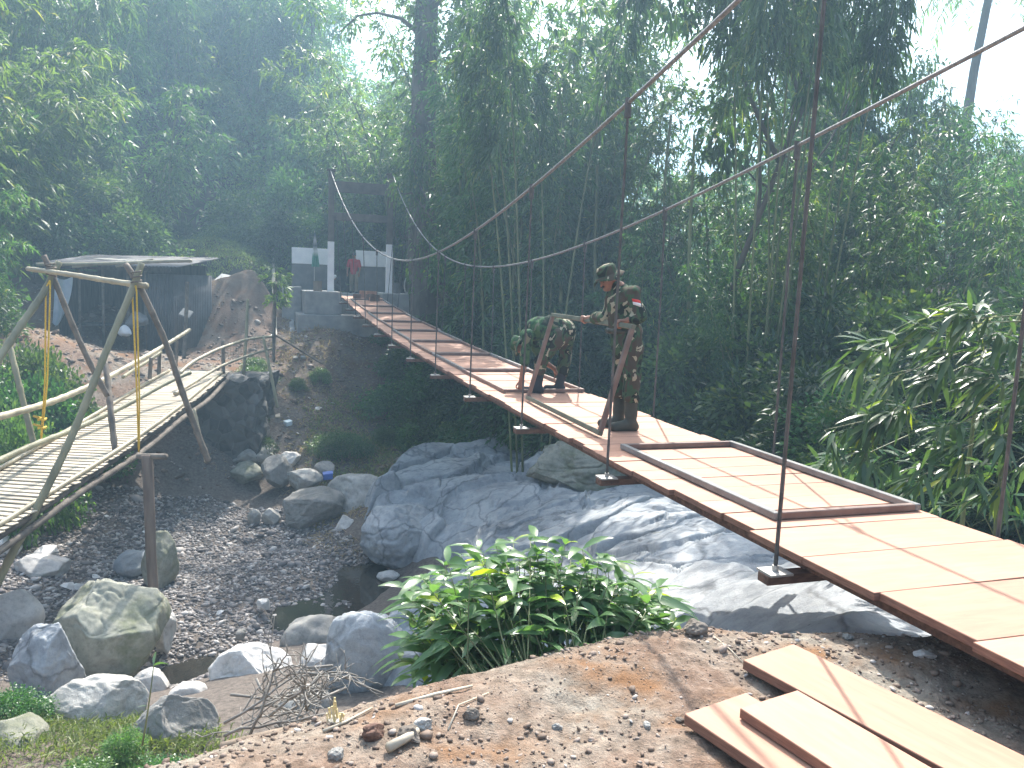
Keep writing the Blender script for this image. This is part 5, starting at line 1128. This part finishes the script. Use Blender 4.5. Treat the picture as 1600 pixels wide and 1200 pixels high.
tops = [(755,865,3.9),(700,880,3.95),(660,905,4.0),(790,880,4.0),(735,900,3.8),(835,842,4.3),(870,875,4.3),(950,880,4.4),(985,905,4.4),(1020,930,4.4),(1050,955,4.4),(905,905,4.3),(860,935,4.0),(815,965,3.85),(760,960,3.85),(700,985,3.9),(650,1010,4.0),(625,1030,4.05),(690,1040,3.9),(740,1030,3.75),(790,1010,3.7),(850,985,3.7),(900,1010,3.75),(935,965,3.9),(990,985,4.1),(960,1020,3.9),(870,1040,3.6),(800,1050,3.6),(750,1065,3.6),(920,945,4.1),(840,910,4.2),(780,920,4.1),(1030,985,4.25),(1000,950,4.3),(890,890,4.4),(720,930,4.0),(670,950,4.05),(640,980,4.1),(700,1075,3.8),(650,1060,3.9),(1010,1010,4.15),(880,965,3.9),(940,1000,3.85)]
for i in range(165):
    if i < len(tops): u, v, Y = tops[i]
    elif i < len(tops)+len(EXTRA): (u, v), Y = EXTRA[i-len(tops)], rs.uniform(4.0, 4.5)
    else: u, v, Y = rs.uniform(640, 1050), 0, rs.uniform(3.9, 4.6); v = rs.uniform(885, 1060) if i % 3 else rs.uniform(850, 930)+abs(u-850)*.25
    T = PY(u, v, Y); bx = np.interp(u, [600, 1060], [720, 980])+rs.normal(0, 25); by = crest_y(PZ(bx, 1060, -.2)[0])+rs.uniform(.02, .42)
    X = PY(bx, 1080, by)[0]; B = np.array([X, by, min(Hs(X, by), .0)-.05]); FF = shoot(B, T, rs.integers(7, 13), .20, rs, LV, mb, .25)
mb.build('stem', M_CULM, bu, smooth=True); leaf_obj('foliage', LV, M_LNEAR, bu, rs, loc=-bu.location, fine=FF)
# small seedling on the bedrock, thin reed at the stream
sd = empty('seedling', PZ(1213,985,-1.5), 'tiny sunlit seedling growing on the bedrock below the near hanger plate', 'seedling'); LV = []; mb = MB(); rs = np.random.default_rng(2)
B = PZ(1212,992,-1.45)
for k in range(3): FF = shoot(B, B+np.array([.05*k-.05, 0, .28-.05*k]), 7, .10, rs, LV, mb, .4)
mb.build('stem', M_CULM, sd, smooth=True); leaf_obj('foliage', LV, M_LNEAR, sd, rs, loc=-sd.location, fine=FF)
rd = empty('reed', PY(228,1160,6.0), 'single tall thin reed with two leaves standing at the stream edge, lower left', 'reed'); LV = []; mb = MB()
FF = shoot(PY(222,1165,6.0), PY(240,1040,6.0), 3, .2, rs, LV, mb, .12, .009); mb.build('stem', M_CULM, rd, smooth=True); leaf_obj('foliage', LV, M_LNEAR, rd, rs, loc=-rd.location, fine=FF)
# young bamboo reaching in from the right, close to the footbridge
def branch(parent, pts, n, L, rs, LV, mb, r=.008, hang=.42, wr=.17, spread=.06):
    P = np.array([PY(*q) for q in pts]); m_ = len(P); u = np.linspace(0, m_-1, 16); Q = np.stack([np.interp(u, range(m_), P[:, k]) for k in range(3)], 1); mb.tube(Q, np.linspace(r, r*.35, 16), 5); FF = None
    for k in range(n):
        f = rs.uniform(.12, 1.) if k else 1.; j = f*15; c = np.stack([np.interp(j, range(16), Q[:, i]) for i in range(3)]); d = unit(Q[min(int(j)+1, 15)]-Q[max(int(j)-1, 0)])
        tw = unit(d*.7+rs.normal(0, .6, 3)); e = c+tw*rs.uniform(.04, .22); mb.tube([c, (c+e)/2+UP*.01, e], [.003, .0025, .002], 4); m2 = rs.integers(4, 8)
        D = tw*.55+d*.4+rs.normal(0, .42, (m2, 3))-UP*hang*rs.uniform(.3, 1.1, (m2, 1)); ll = L*rs.uniform(.6, 1.2, m2); V, FF = leaf_fine(e+rs.normal(0, .012, (m2, 3)), D, ll, ll*wr, rs, .25, .15); LV.append(V)
    return FF
yb = empty('young_bamboo', PY(1570,860,7.2), 'young bamboo with fresh drooping leaves reaching over from the right edge beside the deck', 'bamboo'); rs = np.random.default_rng(17); LV = []; mb = MB()
for pts, n in (([(1640,500,7.2),(1520,505,7.0),(1430,530,6.9),(1348,565,6.8)],26),([(1640,540,7.2),(1510,548,7.1),(1400,588,7.0)],22),([(1530,560,7.2),(1450,600,7.2),(1385,650,7.1),(1345,725,7.0)],22),([(1470,625,7.2),(1385,650,7.1),(1288,672,7.0)],15),([(1600,635,7.1),(1530,650,7.0),(1480,668,6.9)],10),([(1585,675,7.1),(1530,690,7.0),(1495,705,6.9)],10),([(1590,722,7.1),(1505,728,7.0),(1440,742,6.9)],12),([(1420,680,7.3),(1335,718,7.2),(1278,722,7.1)],13),([(1650,488,7.0),(1560,495,6.9),(1480,498,6.9)],14),([(1600,590,6.9),(1550,590,6.8),(1505,600,6.8)],10),([(1640,690,6.9),(1590,720,6.9),(1560,760,6.9)],10),([(1640,580,7.),(1600,600,7.),(1570,640,7.)],9)):
    FF = branch(yb, pts, int(n*.85), .285, rs, LV, mb)
mb.build('twig', M_CULM, yb, smooth=True); leaf_obj('foliage', LV, M_LNEAR, yb, rs, loc=-yb.location, fine=FF)
for pts in ([(1556,840,7.1),(1572,700,7.1),(1590,600,7.1),(1640,440,7.1)], [(1620,860,7.3),(1630,600,7.3),(1660,400,7.3)], [(1500,850,7.5),(1530,600,7.3),(1600,480,7.3)]): pole('culm', pts, .022, .014, M_CULM, yb)
yb = empty('young_bamboo', PY(1480,880,8.6), 'darker young bamboo low beside the deck, behind the fresh drooping leaves', 'bamboo'); LV = []; mb = MB()
for pts, n in (([(1520,830,8.6),(1480,770,8.6),(1400,740,8.5)],16),([(1560,850,8.4),(1530,790,8.4),(1470,790,8.3)],14),([(1600,860,8.4),(1570,770,8.4),(1540,740,8.4)],14),([(1460,840,8.8),(1400,790,8.8),(1330,760,8.8)],14),([(1420,800,9),(1370,730,9),(1310,720,9)],14)): FF = branch(yb, pts, int(n*.7), .26, rs, LV, mb)
mb.build('twig', M_CULM, yb, smooth=True); leaf_obj('foliage', LV, M_LNEAR, yb, rs, loc=-yb.location, fine=FF)
# ------------------------------------------------------------------ people
def camomat(name, cols, sc=7.):
    m, nt, b = newmat(name); v = coords(nt, 'Object', (1, 1, .8)); n1 = noise(nt, v, sc, 2.5, .5, .9); n2 = noise(nt, coords(nt, 'Object', (1.1, .9, .8)), sc*1.25, 2.5, .5, .8)
    c = ramp(nt, n1, [(0, cols[0]), (.44, cols[1]), (.53, cols[2])], 'CONSTANT'); f = ramp(nt, n2, [(0, (0, 0, 0)), (.60, (1, 1, 1))], 'CONSTANT'); c = mix(nt, f, c, cols[3])
    nt.links.new(c, b.inputs['Base Color']); b.inputs['Roughness'].default_value = .9; b.inputs['Specular IOR Level'].default_value = .15
    bump(nt, b, noise(nt, v, 18, 4, .6), .5, .012); return m
M_CAMO = camomat('camouflage_cloth', [(.016, .02, .016), (.045, .08, .04), (.065, .05, .035), (.34, .31, .22)])
M_CAMO2 = camomat('green_camouflage_cloth', [(.018, .028, .02), (.035, .085, .04), (.06, .12, .05), (.16, .16, .10)], 8)
M_SKIN = simple('brown_skin', (.24, .115, .07), (.30, .15, .095), 6, .5, .1, .002, spec=.4)
M_BOOT = simple('olive_rubber', (.035, .036, .026), (.065, .062, .045), 4, .55, .1, .004)
M_HAIR = simple('black_hair', (.012, .011, .01), (.02, .018, .016), 20, .6, .3, .004)
M_BLACK = simple('dark_cloth', (.02, .022, .028), (.04, .042, .05), 6, .9, .3, .01)
M_RED = simple('red_polo', (.33, .02, .03), (.42, .035, .045), 5, .85, .3, .008)
M_KHAKI = simple('khaki_cloth', (.20, .16, .11), (.27, .22, .155), 5, .9, .3, .01)
M_CAP = simple('pale_cap', (.5, .5, .5), (.62, .62, .6), 5, .8, .1)
def cap(a, b, ra, rb, k=.03): return (np.asarray(a, float), np.asarray(b, float), ra, rb, k)
def part(name, prims, h, m, parent, fold=0., k=.03, seed=3, fscale=14):
    V, F_ = sdf_mesh(prims, h, k, fold, fscale, seed); o = mesh_obj(name, V, F_, m, parent, smooth=True)
    return o
def grip(wrist, g, b, n, thumb=1, tight=.030):
    """a hand whose four fingers close over a bar through g along b; n points from the bar to the back of the hand"""
    wrist, g, b, n = (np.asarray(q, float) for q in (wrist, g, b, n)); b = b/np.linalg.norm(b); a = g-wrist; a = a-b*(a @ b); a = a/np.linalg.norm(a); n = n-a*(n @ a)-b*(n @ b); n = n/np.linalg.norm(n)
    pr = []; kn = []
    for i, (o, L, r) in enumerate(((-.030, .92, .0085), (-.010, 1.04, .0092), (.011, 1., .0092), (.031, .86, .0086))):
        o_ = o*thumb; k0 = g+b*o_-a*(tight*.9)+n*(tight+.004); k1 = g+b*o_+a*(tight*.55*L)+n*(tight+.009); k2 = g+b*o_*.95+a*(tight+.008)*L-n*.002; k3 = g+b*o_*.9+a*tight*.5-n*(tight+.006)*L
        pr += [cap(k0, k1, r*1.1, r, .006), cap(k1, k2, r, r*.94, .006), cap(k2, k3, r*.94, r*.8, .006)]; kn.append(k0)
    for k0 in kn: pr.append(cap(wrist+a*.015, k0, .017, .0115, .014))
    t0 = wrist+a*.03+b*.022*-thumb; t1 = g-a*(tight+.012)-b*.048*thumb-n*.004; t2 = g-a*.004-b*.040*thumb-n*(tight+.004); t3 = g+a*.016-b*.026*thumb-n*(tight+.007)
    pr += [cap(t0, t1, .014, .0115, .010), cap(t1, t2, .0112, .0098, .006), cap(t2, t3, .0098, .008, .006)]
    return pr
def head(c, fwd, up, s=1.):
    """head centred at c; fwd = where the face looks, up = crown. returns prims and axes"""
    f = unit(np.asarray(fwd, float)); u = np.asarray(up, float); u = unit(u-f*(u @ f)); l = np.cross(u, f); A = np.array([f, l, u]); P = lambda x, y, z: c+(f*x+l*y+u*z)*s
    pr = [('e', P(-.012, 0, .035), A, (.098*s, .077*s, .098*s), .02), cap(P(.03, 0, -.01), P(.045, 0, -.075), .066*s, .040*s, .03), cap(P(.088, 0, .005), P(.108, 0, -.028), .010*s, .015*s, .012),
          cap(P(.079, -.034, .024), P(.079, .034, .024), .014*s, .014*s, .015), cap(P(.082, -.018, -.058), P(.082, .018, -.058), .009*s, .009*s, .008), cap(P(.080, -.012, -.085), P(.080, .012, -.085), .015*s, .015*s, .015)]
    for sd in (-1, 1): pr += [cap(P(-.005, sd*.076, .02), P(-.012, sd*.080, -.022), .014*s, .010*s, .01), cap(P(.055, sd*.042, -.02), P(.05, sd*.04, -.03), .020*s, .02*s, .03)]
    return pr, P, (f, l, u)
def face_bits(P, axes, parent, s=1., hair=True, moustache=False):
    f, l, u = axes
    for sd in (-1, 1): mb = MB(); o = part('eye', [cap(P(.086, sd*.032, .006), P(.086, sd*.036, .006), .007*s, .007*s)], .003, M_HAIR, parent)
    if moustache: part('moustache', [cap(P(.098, -.024, -.044), P(.104, 0, -.040), .006, .008), cap(P(.104, 0, -.040), P(.098, .024, -.044), .008, .006)], .004, M_HAIR, parent)
    if hair: part('hair', [('e', P(-.026, 0, .040), np.array([f, l, u]), (.094*s, .081*s, .094*s), .02), cap(P(-.075, -.03, -.035), P(-.075, .03, -.035), .028*s, .028*s)], .009, M_HAIR, parent)
def bush_hat(P, axes, m, parent, seed=1):
    f, l, u = axes; n = 28; rs = np.random.default_rng(seed); c = P(-.010, 0, .06); rings = [(.092, .104, -.006), (.098, .108, .02), (.096, .106, .055), (.086, .094, .082), (.05, .055, .094), (.003, .003, .096)]
    V = []; F_ = []
    brim = [(.168, .178, -.035), (.135, .145, -.014), (.100, .110, -.004)]
    for k_, (ry, rx, z) in enumerate(brim+rings):
        for k in range(n):
            a = 2*PI*k/n; w = (.022*math.sin(2*a+.6)+.016*math.sin(3*a+seed)) * (1 if k_ == 0 else .45 if k_ == 1 else .08); dn = -.02*max(0, math.cos(a)) if k_ == 0 else 0
            V.append(c+f*rx*math.cos(a)+l*ry*math.sin(a)+u*(z+w+dn))
    R_ = len(brim+rings)
    for i in range(R_-1):
        for k in range(n): F_.append((i*n+k, i*n+(k+1) % n, (i+1)*n+(k+1) % n, (i+1)*n+k))
    F_.append(tuple((R_-1)*n+k for k in range(n)))
    b0 = len(V)
    for k in range(n): V.append(np.array(V[k])-u*.004)                    # brim thickness
    for k in range(n): V.append(np.array(V[2*n+k])-u*.006)
    for k in range(n):
        k2 = (k+1) % n; F_ += [(k2, k, b0+k, b0+k2), (b0+k2, b0+k, b0+n+k, b0+n+k2)]
    return mesh_obj('bush_hat', np.array(V), F_, m, parent, smooth=True)

# --- the standing soldier
sM, tM = deck_hit(972, 670); GP = deck(sM, tM); YM = GP[1]; print('SOLDIER', sM, tM, GP)
Z3 = lambda zx, zy, dy=0.: PY(760+zx*.2666667, 380+zy*.2666667, YM+dy)
bar_a, bar_b = HF_O+HF_Y, HF_O+HF_X+HF_Y
def on_bar(u):
    ff = np.linspace(0, 1, 400); k = min(ff, key=lambda f: abs(proj(bar_a+(bar_b-bar_a)*f)[0]-u)); return bar_a+(bar_b-bar_a)*k
gL, gR = on_bar(968), on_bar(914)
sol = empty('person', GP, 'soldier in camouflage uniform and bush hat standing on the deck holding up a steel frame', 'person')
J = dict(pel=Z3(826,545), wai=Z3(806,470), che=Z3(800,355), nkb=Z3(778,262), hd=Z3(716,212), hipL=Z3(850,580,-.09), hipR=Z3(805,575,.09), knL=Z3(852,775,-.11), knR=Z3(788,770,.10), anL=Z3(846,1045,-.11), anR=Z3(775,1010,.10),
         shL=Z3(862,292,-.16), shR=Z3(752,292,.17), elL=Z3(893,432,-.24), elR=Z3(705,440,.20))
gz = lambda p: deck(*(lambda q: (q @ BD, q @ BC))(np.array([p[0]-3.0714, p[1], 0])), .0)[2]
for a in ('anL', 'anR'): J[a][2] = gz(J[a])+.09
def wrist(el, g): d = unit(el-g); return g+d*.088+UP*.018
wrL, wrR = wrist(J['elL'], gL), wrist(J['elR'], gR)
hp, HP, HA = head(J['hd'], (-.80, -.42, -.42), (-.28, -.08, .95))
body = [cap(J['pel'], J['wai'], .12, .11), cap(J['wai'], J['che'], .11, .135), cap(J['che'], J['nkb'], .12, .07), cap(J['nkb'], HP(-.02, 0, -.05), .058, .055), cap(J['shL'], J['shR'], .055, .055)]
for s_ in 'LR': body += [cap(J['hip'+s_], J['kn'+s_], .075, .05), cap(J['kn'+s_], J['an'+s_], .05, .035), cap(J['sh'+s_], J['el'+s_], .05, .042), cap(J['el'+s_], wrL if s_ == 'L' else wrR, .042, .027)]
body += hp+grip(wrL, gL, bar_b-bar_a, UP*.9+BC*.1, -1)+grip(wrR, gR, bar_b-bar_a, UP*.9+BC*.1, 1)
part('body', body, .0075, M_SKIN, sol); face_bits(HP, HA, sol, moustache=True); bush_hat(HP, HA, M_CAMO, sol)
half = lambda a, b, f: a+(b-a)*f
jac = [cap(J['pel']-UP*.10, J['wai'], .172, .150, .05), cap(J['wai'], J['che'], .150, .165, .05), cap(J['che'], J['nkb']-UP*.02, .155, .085, .05), cap(J['shL'], J['shR'], .078, .078, .05), cap(J['nkb']-UP*.01, J['nkb']+unit(J['hd']-J['nkb'])*.03, .078, .072, .02)]
for s_, w in (('L', wrL), ('R', wrR)): f_ = .42 if s_ == 'L' else .62; jac += [cap(J['sh'+s_], J['el'+s_], .080, .070, .04), cap(J['el'+s_], half(J['el'+s_], w, f_), .068, .060, .03), cap(half(J['el'+s_], w, f_-.1), half(J['el'+s_], w, f_), .064, .064, .01)]
part('jacket', jac, .010, M_CAMO, sol, .024, .03, 4, 9)
pk = unit(np.array([-.75, -.66, 0]))
tro = [cap(J['pel']+UP*.02, J['pel']-UP*.05, .155, .15, .05)]
for s_ in 'LR': kb = half(J['kn'+s_], J['an'+s_], .42); tro += [cap(J['hip'+s_]+UP*.03, J['kn'+s_], .122, .092, .04), cap(J['kn'+s_], kb, .090, .088, .03)]
part('trousers', tro, .010, M_CAMO, sol, .026, .03, 8, 9)
fd = unit(np.array([-.93, -.28, 0]))
for s_ in 'LR':
    a = J['an'+s_]; kb = half(J['kn'+s_], a, .34); toe = a+fd*.19-UP*.045; toe[2] = gz(toe)+.046; heel = a-fd*.04; heel[2] = gz(heel)+.045
    part('boot', [cap(kb, half(kb, a, .7), .078, .062), cap(half(kb, a, .7), a, .062, .058), cap(a, heel, .055, .045), cap(heel, toe, .046, .043), cap(half(heel, toe, .5)+UP*.02, toe, .05, .042)], .009, M_BOOT, sol)
c0 = half(J['shL'], J['elL'], .42); n_ = unit(np.array([.05, -1, .05])); x_ = unit(np.array([1., .05, -.25])); mb = MB()
for dz, mm in ((.0, 'red'), (-.034, 'white')):
    V = [c0+n_*.092+x_*(k/6-.5)*.085+unit(J['shL']-J['elL'])*(.034+dz-.034*j)-n_*.035*((k/6-.5)*2)**2 for j in (0, 1) for k in range(7)]
    o = mesh_obj('sleeve_flag', np.array(V), [(k, k+1, 8+k, 7+k) for k in range(6)], simple('flag_'+mm, *(((.50, .03, .025), (.58, .05, .035)) if mm == 'red' else ((.62, .60, .58), (.7, .68, .66))), 8, .8, .05), sol, smooth=True)
    sm = o.modifiers.new('thick', 'SOLIDIFY'); sm.thickness = .012; sm.offset = 0
mb = MB(); V, F_ = sdf_mesh([cap(J['wai']-UP*.08+np.array([.16*math.cos(a), .15*math.sin(a), 0]), J['wai']-UP*.08+np.array([.16*math.cos(a+.5), .15*math.sin(a+.5), 0]), .024, .024) for a in np.arange(0, 6.3, .5)], .010); mesh_obj('belt', V, F_, M_BOOT, sol, smooth=True)

# --- the soldier bent over
s2, t2 = deck_hit(838, 613); G2 = deck(s2, t2); Y2 = G2[1]; print('SOLDIER2', s2, t2, G2)
Z4 = lambda zx, zy, dy=0.: PY(760+zx*.2666667, 380+zy*.2666667, Y2+dy)
so2 = empty('person', G2, 'soldier in green camouflage bent far over, reaching down to a steel frame on the planks', 'person')
K = dict(pel=Z4(455,515,.02), wai=Z4(388,488,.02), che=Z4(300,503,.02), nkb=Z4(232,540,.06), hipL=Z4(425,545,-.10), hipR=Z4(468,540,.13), knL=Z4(318,690,-.10), knR=Z4(462,700,.15), anL=Z4(300,855,-.08), anR=Z4(425,858,.16),
         shL=Z4(240,542,-.17), shR=Z4(265,540,.22), elL=Z4(226,685,-.18), elR=Z4(330,690,.30))
for a in ('anL', 'anR'): K[a][2] = gz(K[a])+.09
w2L = Z4(203,800,-.15); g2L = Z4(194,850,-.12); w2R = Z4(398,735,.33); g2R = Z4(415,795,.30)
hp2, HP2, HA2 = head(Z4(205,600,.08), (-.25, .05, -1), (-.95, .15, .2))
bdy = [cap(K['pel'], K['wai'], .12, .11), cap(K['wai'], K['che'], .11, .13), cap(K['che'], K['nkb'], .11, .06), cap(K['nkb'], HP2(-.02, 0, -.05), .056, .055), cap(K['shL'], K['shR'], .05, .05)]
for s_, w in (('L', w2L), ('R', w2R)): bdy += [cap(K['hip'+s_], K['kn'+s_], .07, .05), cap(K['kn'+s_], K['an'+s_], .05, .035), cap(K['sh'+s_], K['el'+s_], .05, .043), cap(K['el'+s_], w, .044, .030)]
bdy += hp2+grip(w2L, g2L, BC, -BD+UP*.3, 1)+grip(w2R, g2R, BD, BC+UP*.3, -1)
part('body', bdy, .0085, M_SKIN, so2); face_bits(HP2, HA2, so2); bush_hat(HP2, HA2, M_CAMO2, so2, 3)
jk = [cap(K['pel']+unit(K['wai']-K['pel'])*.0, K['wai'], .150, .140, .05), cap(K['wai'], K['che'], .145, .155, .05), cap(K['che'], K['nkb'], .145, .085, .05), cap(K['shL'], K['shR'], .078, .078, .05)]
for s_, w, f_ in (('L', w2L, .12), ('R', w2R, .12)): jk += [cap(K['sh'+s_], K['el'+s_], .080, .070, .04), cap(K['el'+s_], half(K['el'+s_], w, f_), .068, .066, .02)]
part('jacket', jk, .010, M_CAMO2, so2, .024, .03, 14, 9)
tr2 = [cap(K['pel'], K['pel']-UP*.03, .160, .155, .05)]
for s_ in 'LR': kb = half(K['kn'+s_], K['an'+s_], .35); tr2 += [cap(K['hip'+s_], K['kn'+s_], .118, .090, .04), cap(K['kn'+s_], kb, .088, .085, .03)]
part('trousers', tr2, .010, M_CAMO, so2, .026, .03, 18, 9)
fd2 = unit(np.array([-.95, .1, 0]))
for s_ in 'LR':
    a = K['an'+s_]; kb = half(K['kn'+s_], a, .28); toe = a+fd2*.18; toe[2] = gz(toe)+.044; heel = a-fd2*.04; heel[2] = gz(heel)+.045
    part('boot', [cap(kb, a, .074, .056), cap(a, heel, .052, .045), cap(heel, toe, .046, .042)], .009, M_BLACK, so2)

# --- two people working behind the tower
def small_person(loc, label, shirt, trous, crouch=False):
    r = empty('person', loc, label, 'person'); L = lambda x, y, z: np.asarray(loc, float)+np.array([x, y, z]); h = .016
    if not crouch:
        hp, P, A = head(L(0, -.04, 1.62), (.05, -1, -.25), (0, 0, 1)); b = [cap(L(0, 0, .95), L(0, 0, 1.35), .11, .12), cap(L(0, 0, 1.38), L(0, -.02, 1.56), .07, .055), cap(L(-.19, 0, 1.38), L(.19, 0, 1.38), .05, .05)]
        sh = [cap(L(0, 0, .90), L(0, 0, 1.12), .165, .155, .05), cap(L(0, 0, 1.12), L(0, 0, 1.36), .160, .150, .05), cap(L(-.18, 0, 1.39), L(.18, 0, 1.39), .078, .078, .04)]; tr_ = [cap(L(0, 0, .92), L(0, 0, .86), .15, .15, .05)]
        for s_ in (-1, 1):
            el = L(s_*.27, -.02, 1.10); wr = L(s_*.25, -.16, .86); b += [cap(L(s_*.2, 0, 1.38), el, .05, .042), cap(el, wr, .042, .028), cap(wr, wr-UP*.07, .03, .034)]+[cap(wr+np.array([(i-1.5)*.018, -.01, -.07]), wr+np.array([(i-1.5)*.02, -.03, -.155+.012*abs(i-1.5)]), .010, .008, .006) for i in range(4)]+[cap(wr+np.array([-s_*.03, -.02, -.03]), wr+np.array([-s_*.05, -.05, -.09]), .011, .009, .006)]
            b += [cap(L(s_*.1, 0, .88), L(s_*.11, -.02, .48), .075, .05), cap(L(s_*.11, -.02, .48), L(s_*.11, .01, .08), .05, .035)]
            sh += [cap(L(s_*.2, 0, 1.37), L(s_*.25, -.01, 1.17), .078, .072, .03)]; tr_ += [cap(L(s_*.1, 0, .88), L(s_*.11, -.02, .48), .108, .085, .03), cap(L(s_*.11, -.02, .48), L(s_*.11, .01, .10), .082, .075, .03)]
            part('shoe', [cap(L(s_*.11, .04, .05), L(s_*.12, -.16, .045), .05, .042)], h, M_BLACK, r)
        part('body', b+hp, .013, M_SKIN, r); face_bits(P, A, r, hair=True); part('shirt', sh, h, shirt, r, .015, seed=5, fscale=9); part('trousers', tr_, h, trous, r, .015, seed=6, fscale=9)
        part('cap', [('e', P(-.01, 0, .075), np.array(A), (.105, .09, .07), .02), cap(P(.08, -.03, .06), P(.15, -.02, .045), .018, .012), cap(P(.08, .03, .06), P(.15, .02, .045), .018, .012)], .010, M_BLACK, r)
    else:
        hp, P, A = head(L(-.16, -.26, .62), (-.5, -.6, -.6), (-.3, -.5, .7)); b = [cap(L(.12, 0, .28), L(-.02, -.08, .60), .11, .12), cap(L(-.02, -.08, .60), L(-.13, -.2, .62), .07, .055)]
        sh = [cap(L(.13, 0, .26), L(0, -.06, .58), .165, .165, .05), cap(L(-.02, .14, .58), L(-.02, -.26, .56), .085, .085, .05)]; tr_ = [cap(L(.14, 0, .26), L(.12, 0, .22), .16, .16, .05)]
        for s_ in (-1, 1):
            kn = L(-.22, s_*.14-.05, .46); an = L(-.08, s_*.13, .09); el = L(-.24, s_*.2-.08, .40); wr = L(-.36, s_*.06-.16, .22); b += [cap(L(.1, s_*.1, .27), kn, .07, .05), cap(kn, an, .05, .035), cap(L(-.03, s_*.2-.06, .58), el, .05, .042), cap(el, wr, .04, .028)]+[cap(wr, wr+np.array([-.05-.02*i, (i-1.5)*.02, -.05]), .016, .009, .01) for i in range(4)]+[cap(wr, wr+np.array([-.02, -s_*.05, -.04]), .014, .009, .01)]
            tr_ += [cap(L(.1, s_*.1, .26), kn, .105, .085, .03), cap(kn, an, .082, .07, .03)]; sh += [cap(L(-.03, s_*.2-.06, .58), el, .078, .07, .03), cap(el, half(el, wr, .7), .068, .055, .02)]; part('shoe', [cap(an-UP*.045+np.array([.04, 0, 0]), an+np.array([-.17, 0, -.045]), .046, .042)], h, M_BLACK, r)
        part('body', b+hp, .013, M_SKIN, r); face_bits(P, A, r); part('shirt', sh, h, shirt, r, .014, seed=5, fscale=9); part('trousers', tr_, h, trous, r, .014, seed=6, fscale=9)
        part('cap', [('e', P(-.01, 0, .07), np.array(A), (.115, .10, .075), .02), cap(P(.08, -.03, .06), P(.15, -.02, .045), .018, .012), cap(P(.08, .03, .06), P(.15, .02, .045), .018, .012)], .010, M_CAP, r)
p = PY(553, 430, 34.6); p[2] = 1.18; small_person(p, 'man in red polo shirt and khaki trousers standing behind the far tower', M_RED, M_KHAKI)
p = PY(531, 430, 34.3); p[2] = 1.18; small_person(p, 'person in dark clothes and pale cap crouching behind the left leg of the tower', M_BLACK, M_BLACK, True)
HAZE, EXPO = 0.0042, 1.6
# ------------------------------------------------------------------ light, air, sky
SUN_AZ, SUN_EL = math.radians(5), math.radians(50)
sun = bpy.data.lights.new('sun', 'SUN'); so = bpy.data.objects.new('sun', sun); COL.objects.link(so)
sun.energy = 5.0; sun.angle = math.radians(.5); sun.color = (1, .955, .89)
sd_ = Vector((math.sin(SUN_AZ)*math.cos(SUN_EL), math.cos(SUN_AZ)*math.cos(SUN_EL), math.sin(SUN_EL)))
so.rotation_euler = sd_.to_track_quat('Z', 'Y').to_euler(); so.location = sd_*60
w = bpy.data.worlds.new('World'); scene.world = w; w.use_nodes = True; nt = w.node_tree
sky = nt.nodes.new('ShaderNodeTexSky'); sky.sky_type = 'NISHITA'; sky.sun_disc = False; sky.sun_elevation = SUN_EL; sky.sun_rotation = SUN_AZ
sky.air_density = 1.0; sky.dust_density = 6.0; sky.ozone_density = 1
nt.links.new(sky.outputs[0], nt.nodes['Background'].inputs[0]); nt.nodes['Background'].inputs[1].default_value = .15
# the hazy back-lit air of the gorge
mb = MB(); mb.box((-320, -130, -12), (640, 0, 0), (0, 760, 0), (0, 0, 112)); m = bpy.data.materials.new('haze'); m.use_nodes = True; nt = m.node_tree
nt.nodes.remove(nt.nodes['Principled BSDF']); pv = nt.nodes.new('ShaderNodeVolumePrincipled'); pv.inputs['Color'].default_value = (.46, .74, 1., 1); pv.inputs['Density'].default_value = HAZE; pv.inputs['Anisotropy'].default_value = .35
nt.links.new(pv.outputs[0], nt.nodes['Material Output'].inputs['Volume']); hz = mb.build('haze', m); tag(hz, kind='stuff')
scene.cycles.volume_bounces = 0; scene.cycles.max_bounces = 6; scene.cycles.diffuse_bounces = 3; scene.cycles.transmission_bounces = 3; scene.cycles.glossy_bounces = 2
scene.view_settings.view_transform = 'Standard'; scene.view_settings.look = 'None'; scene.view_settings.gamma = 1; scene.view_settings.exposure = EXPO
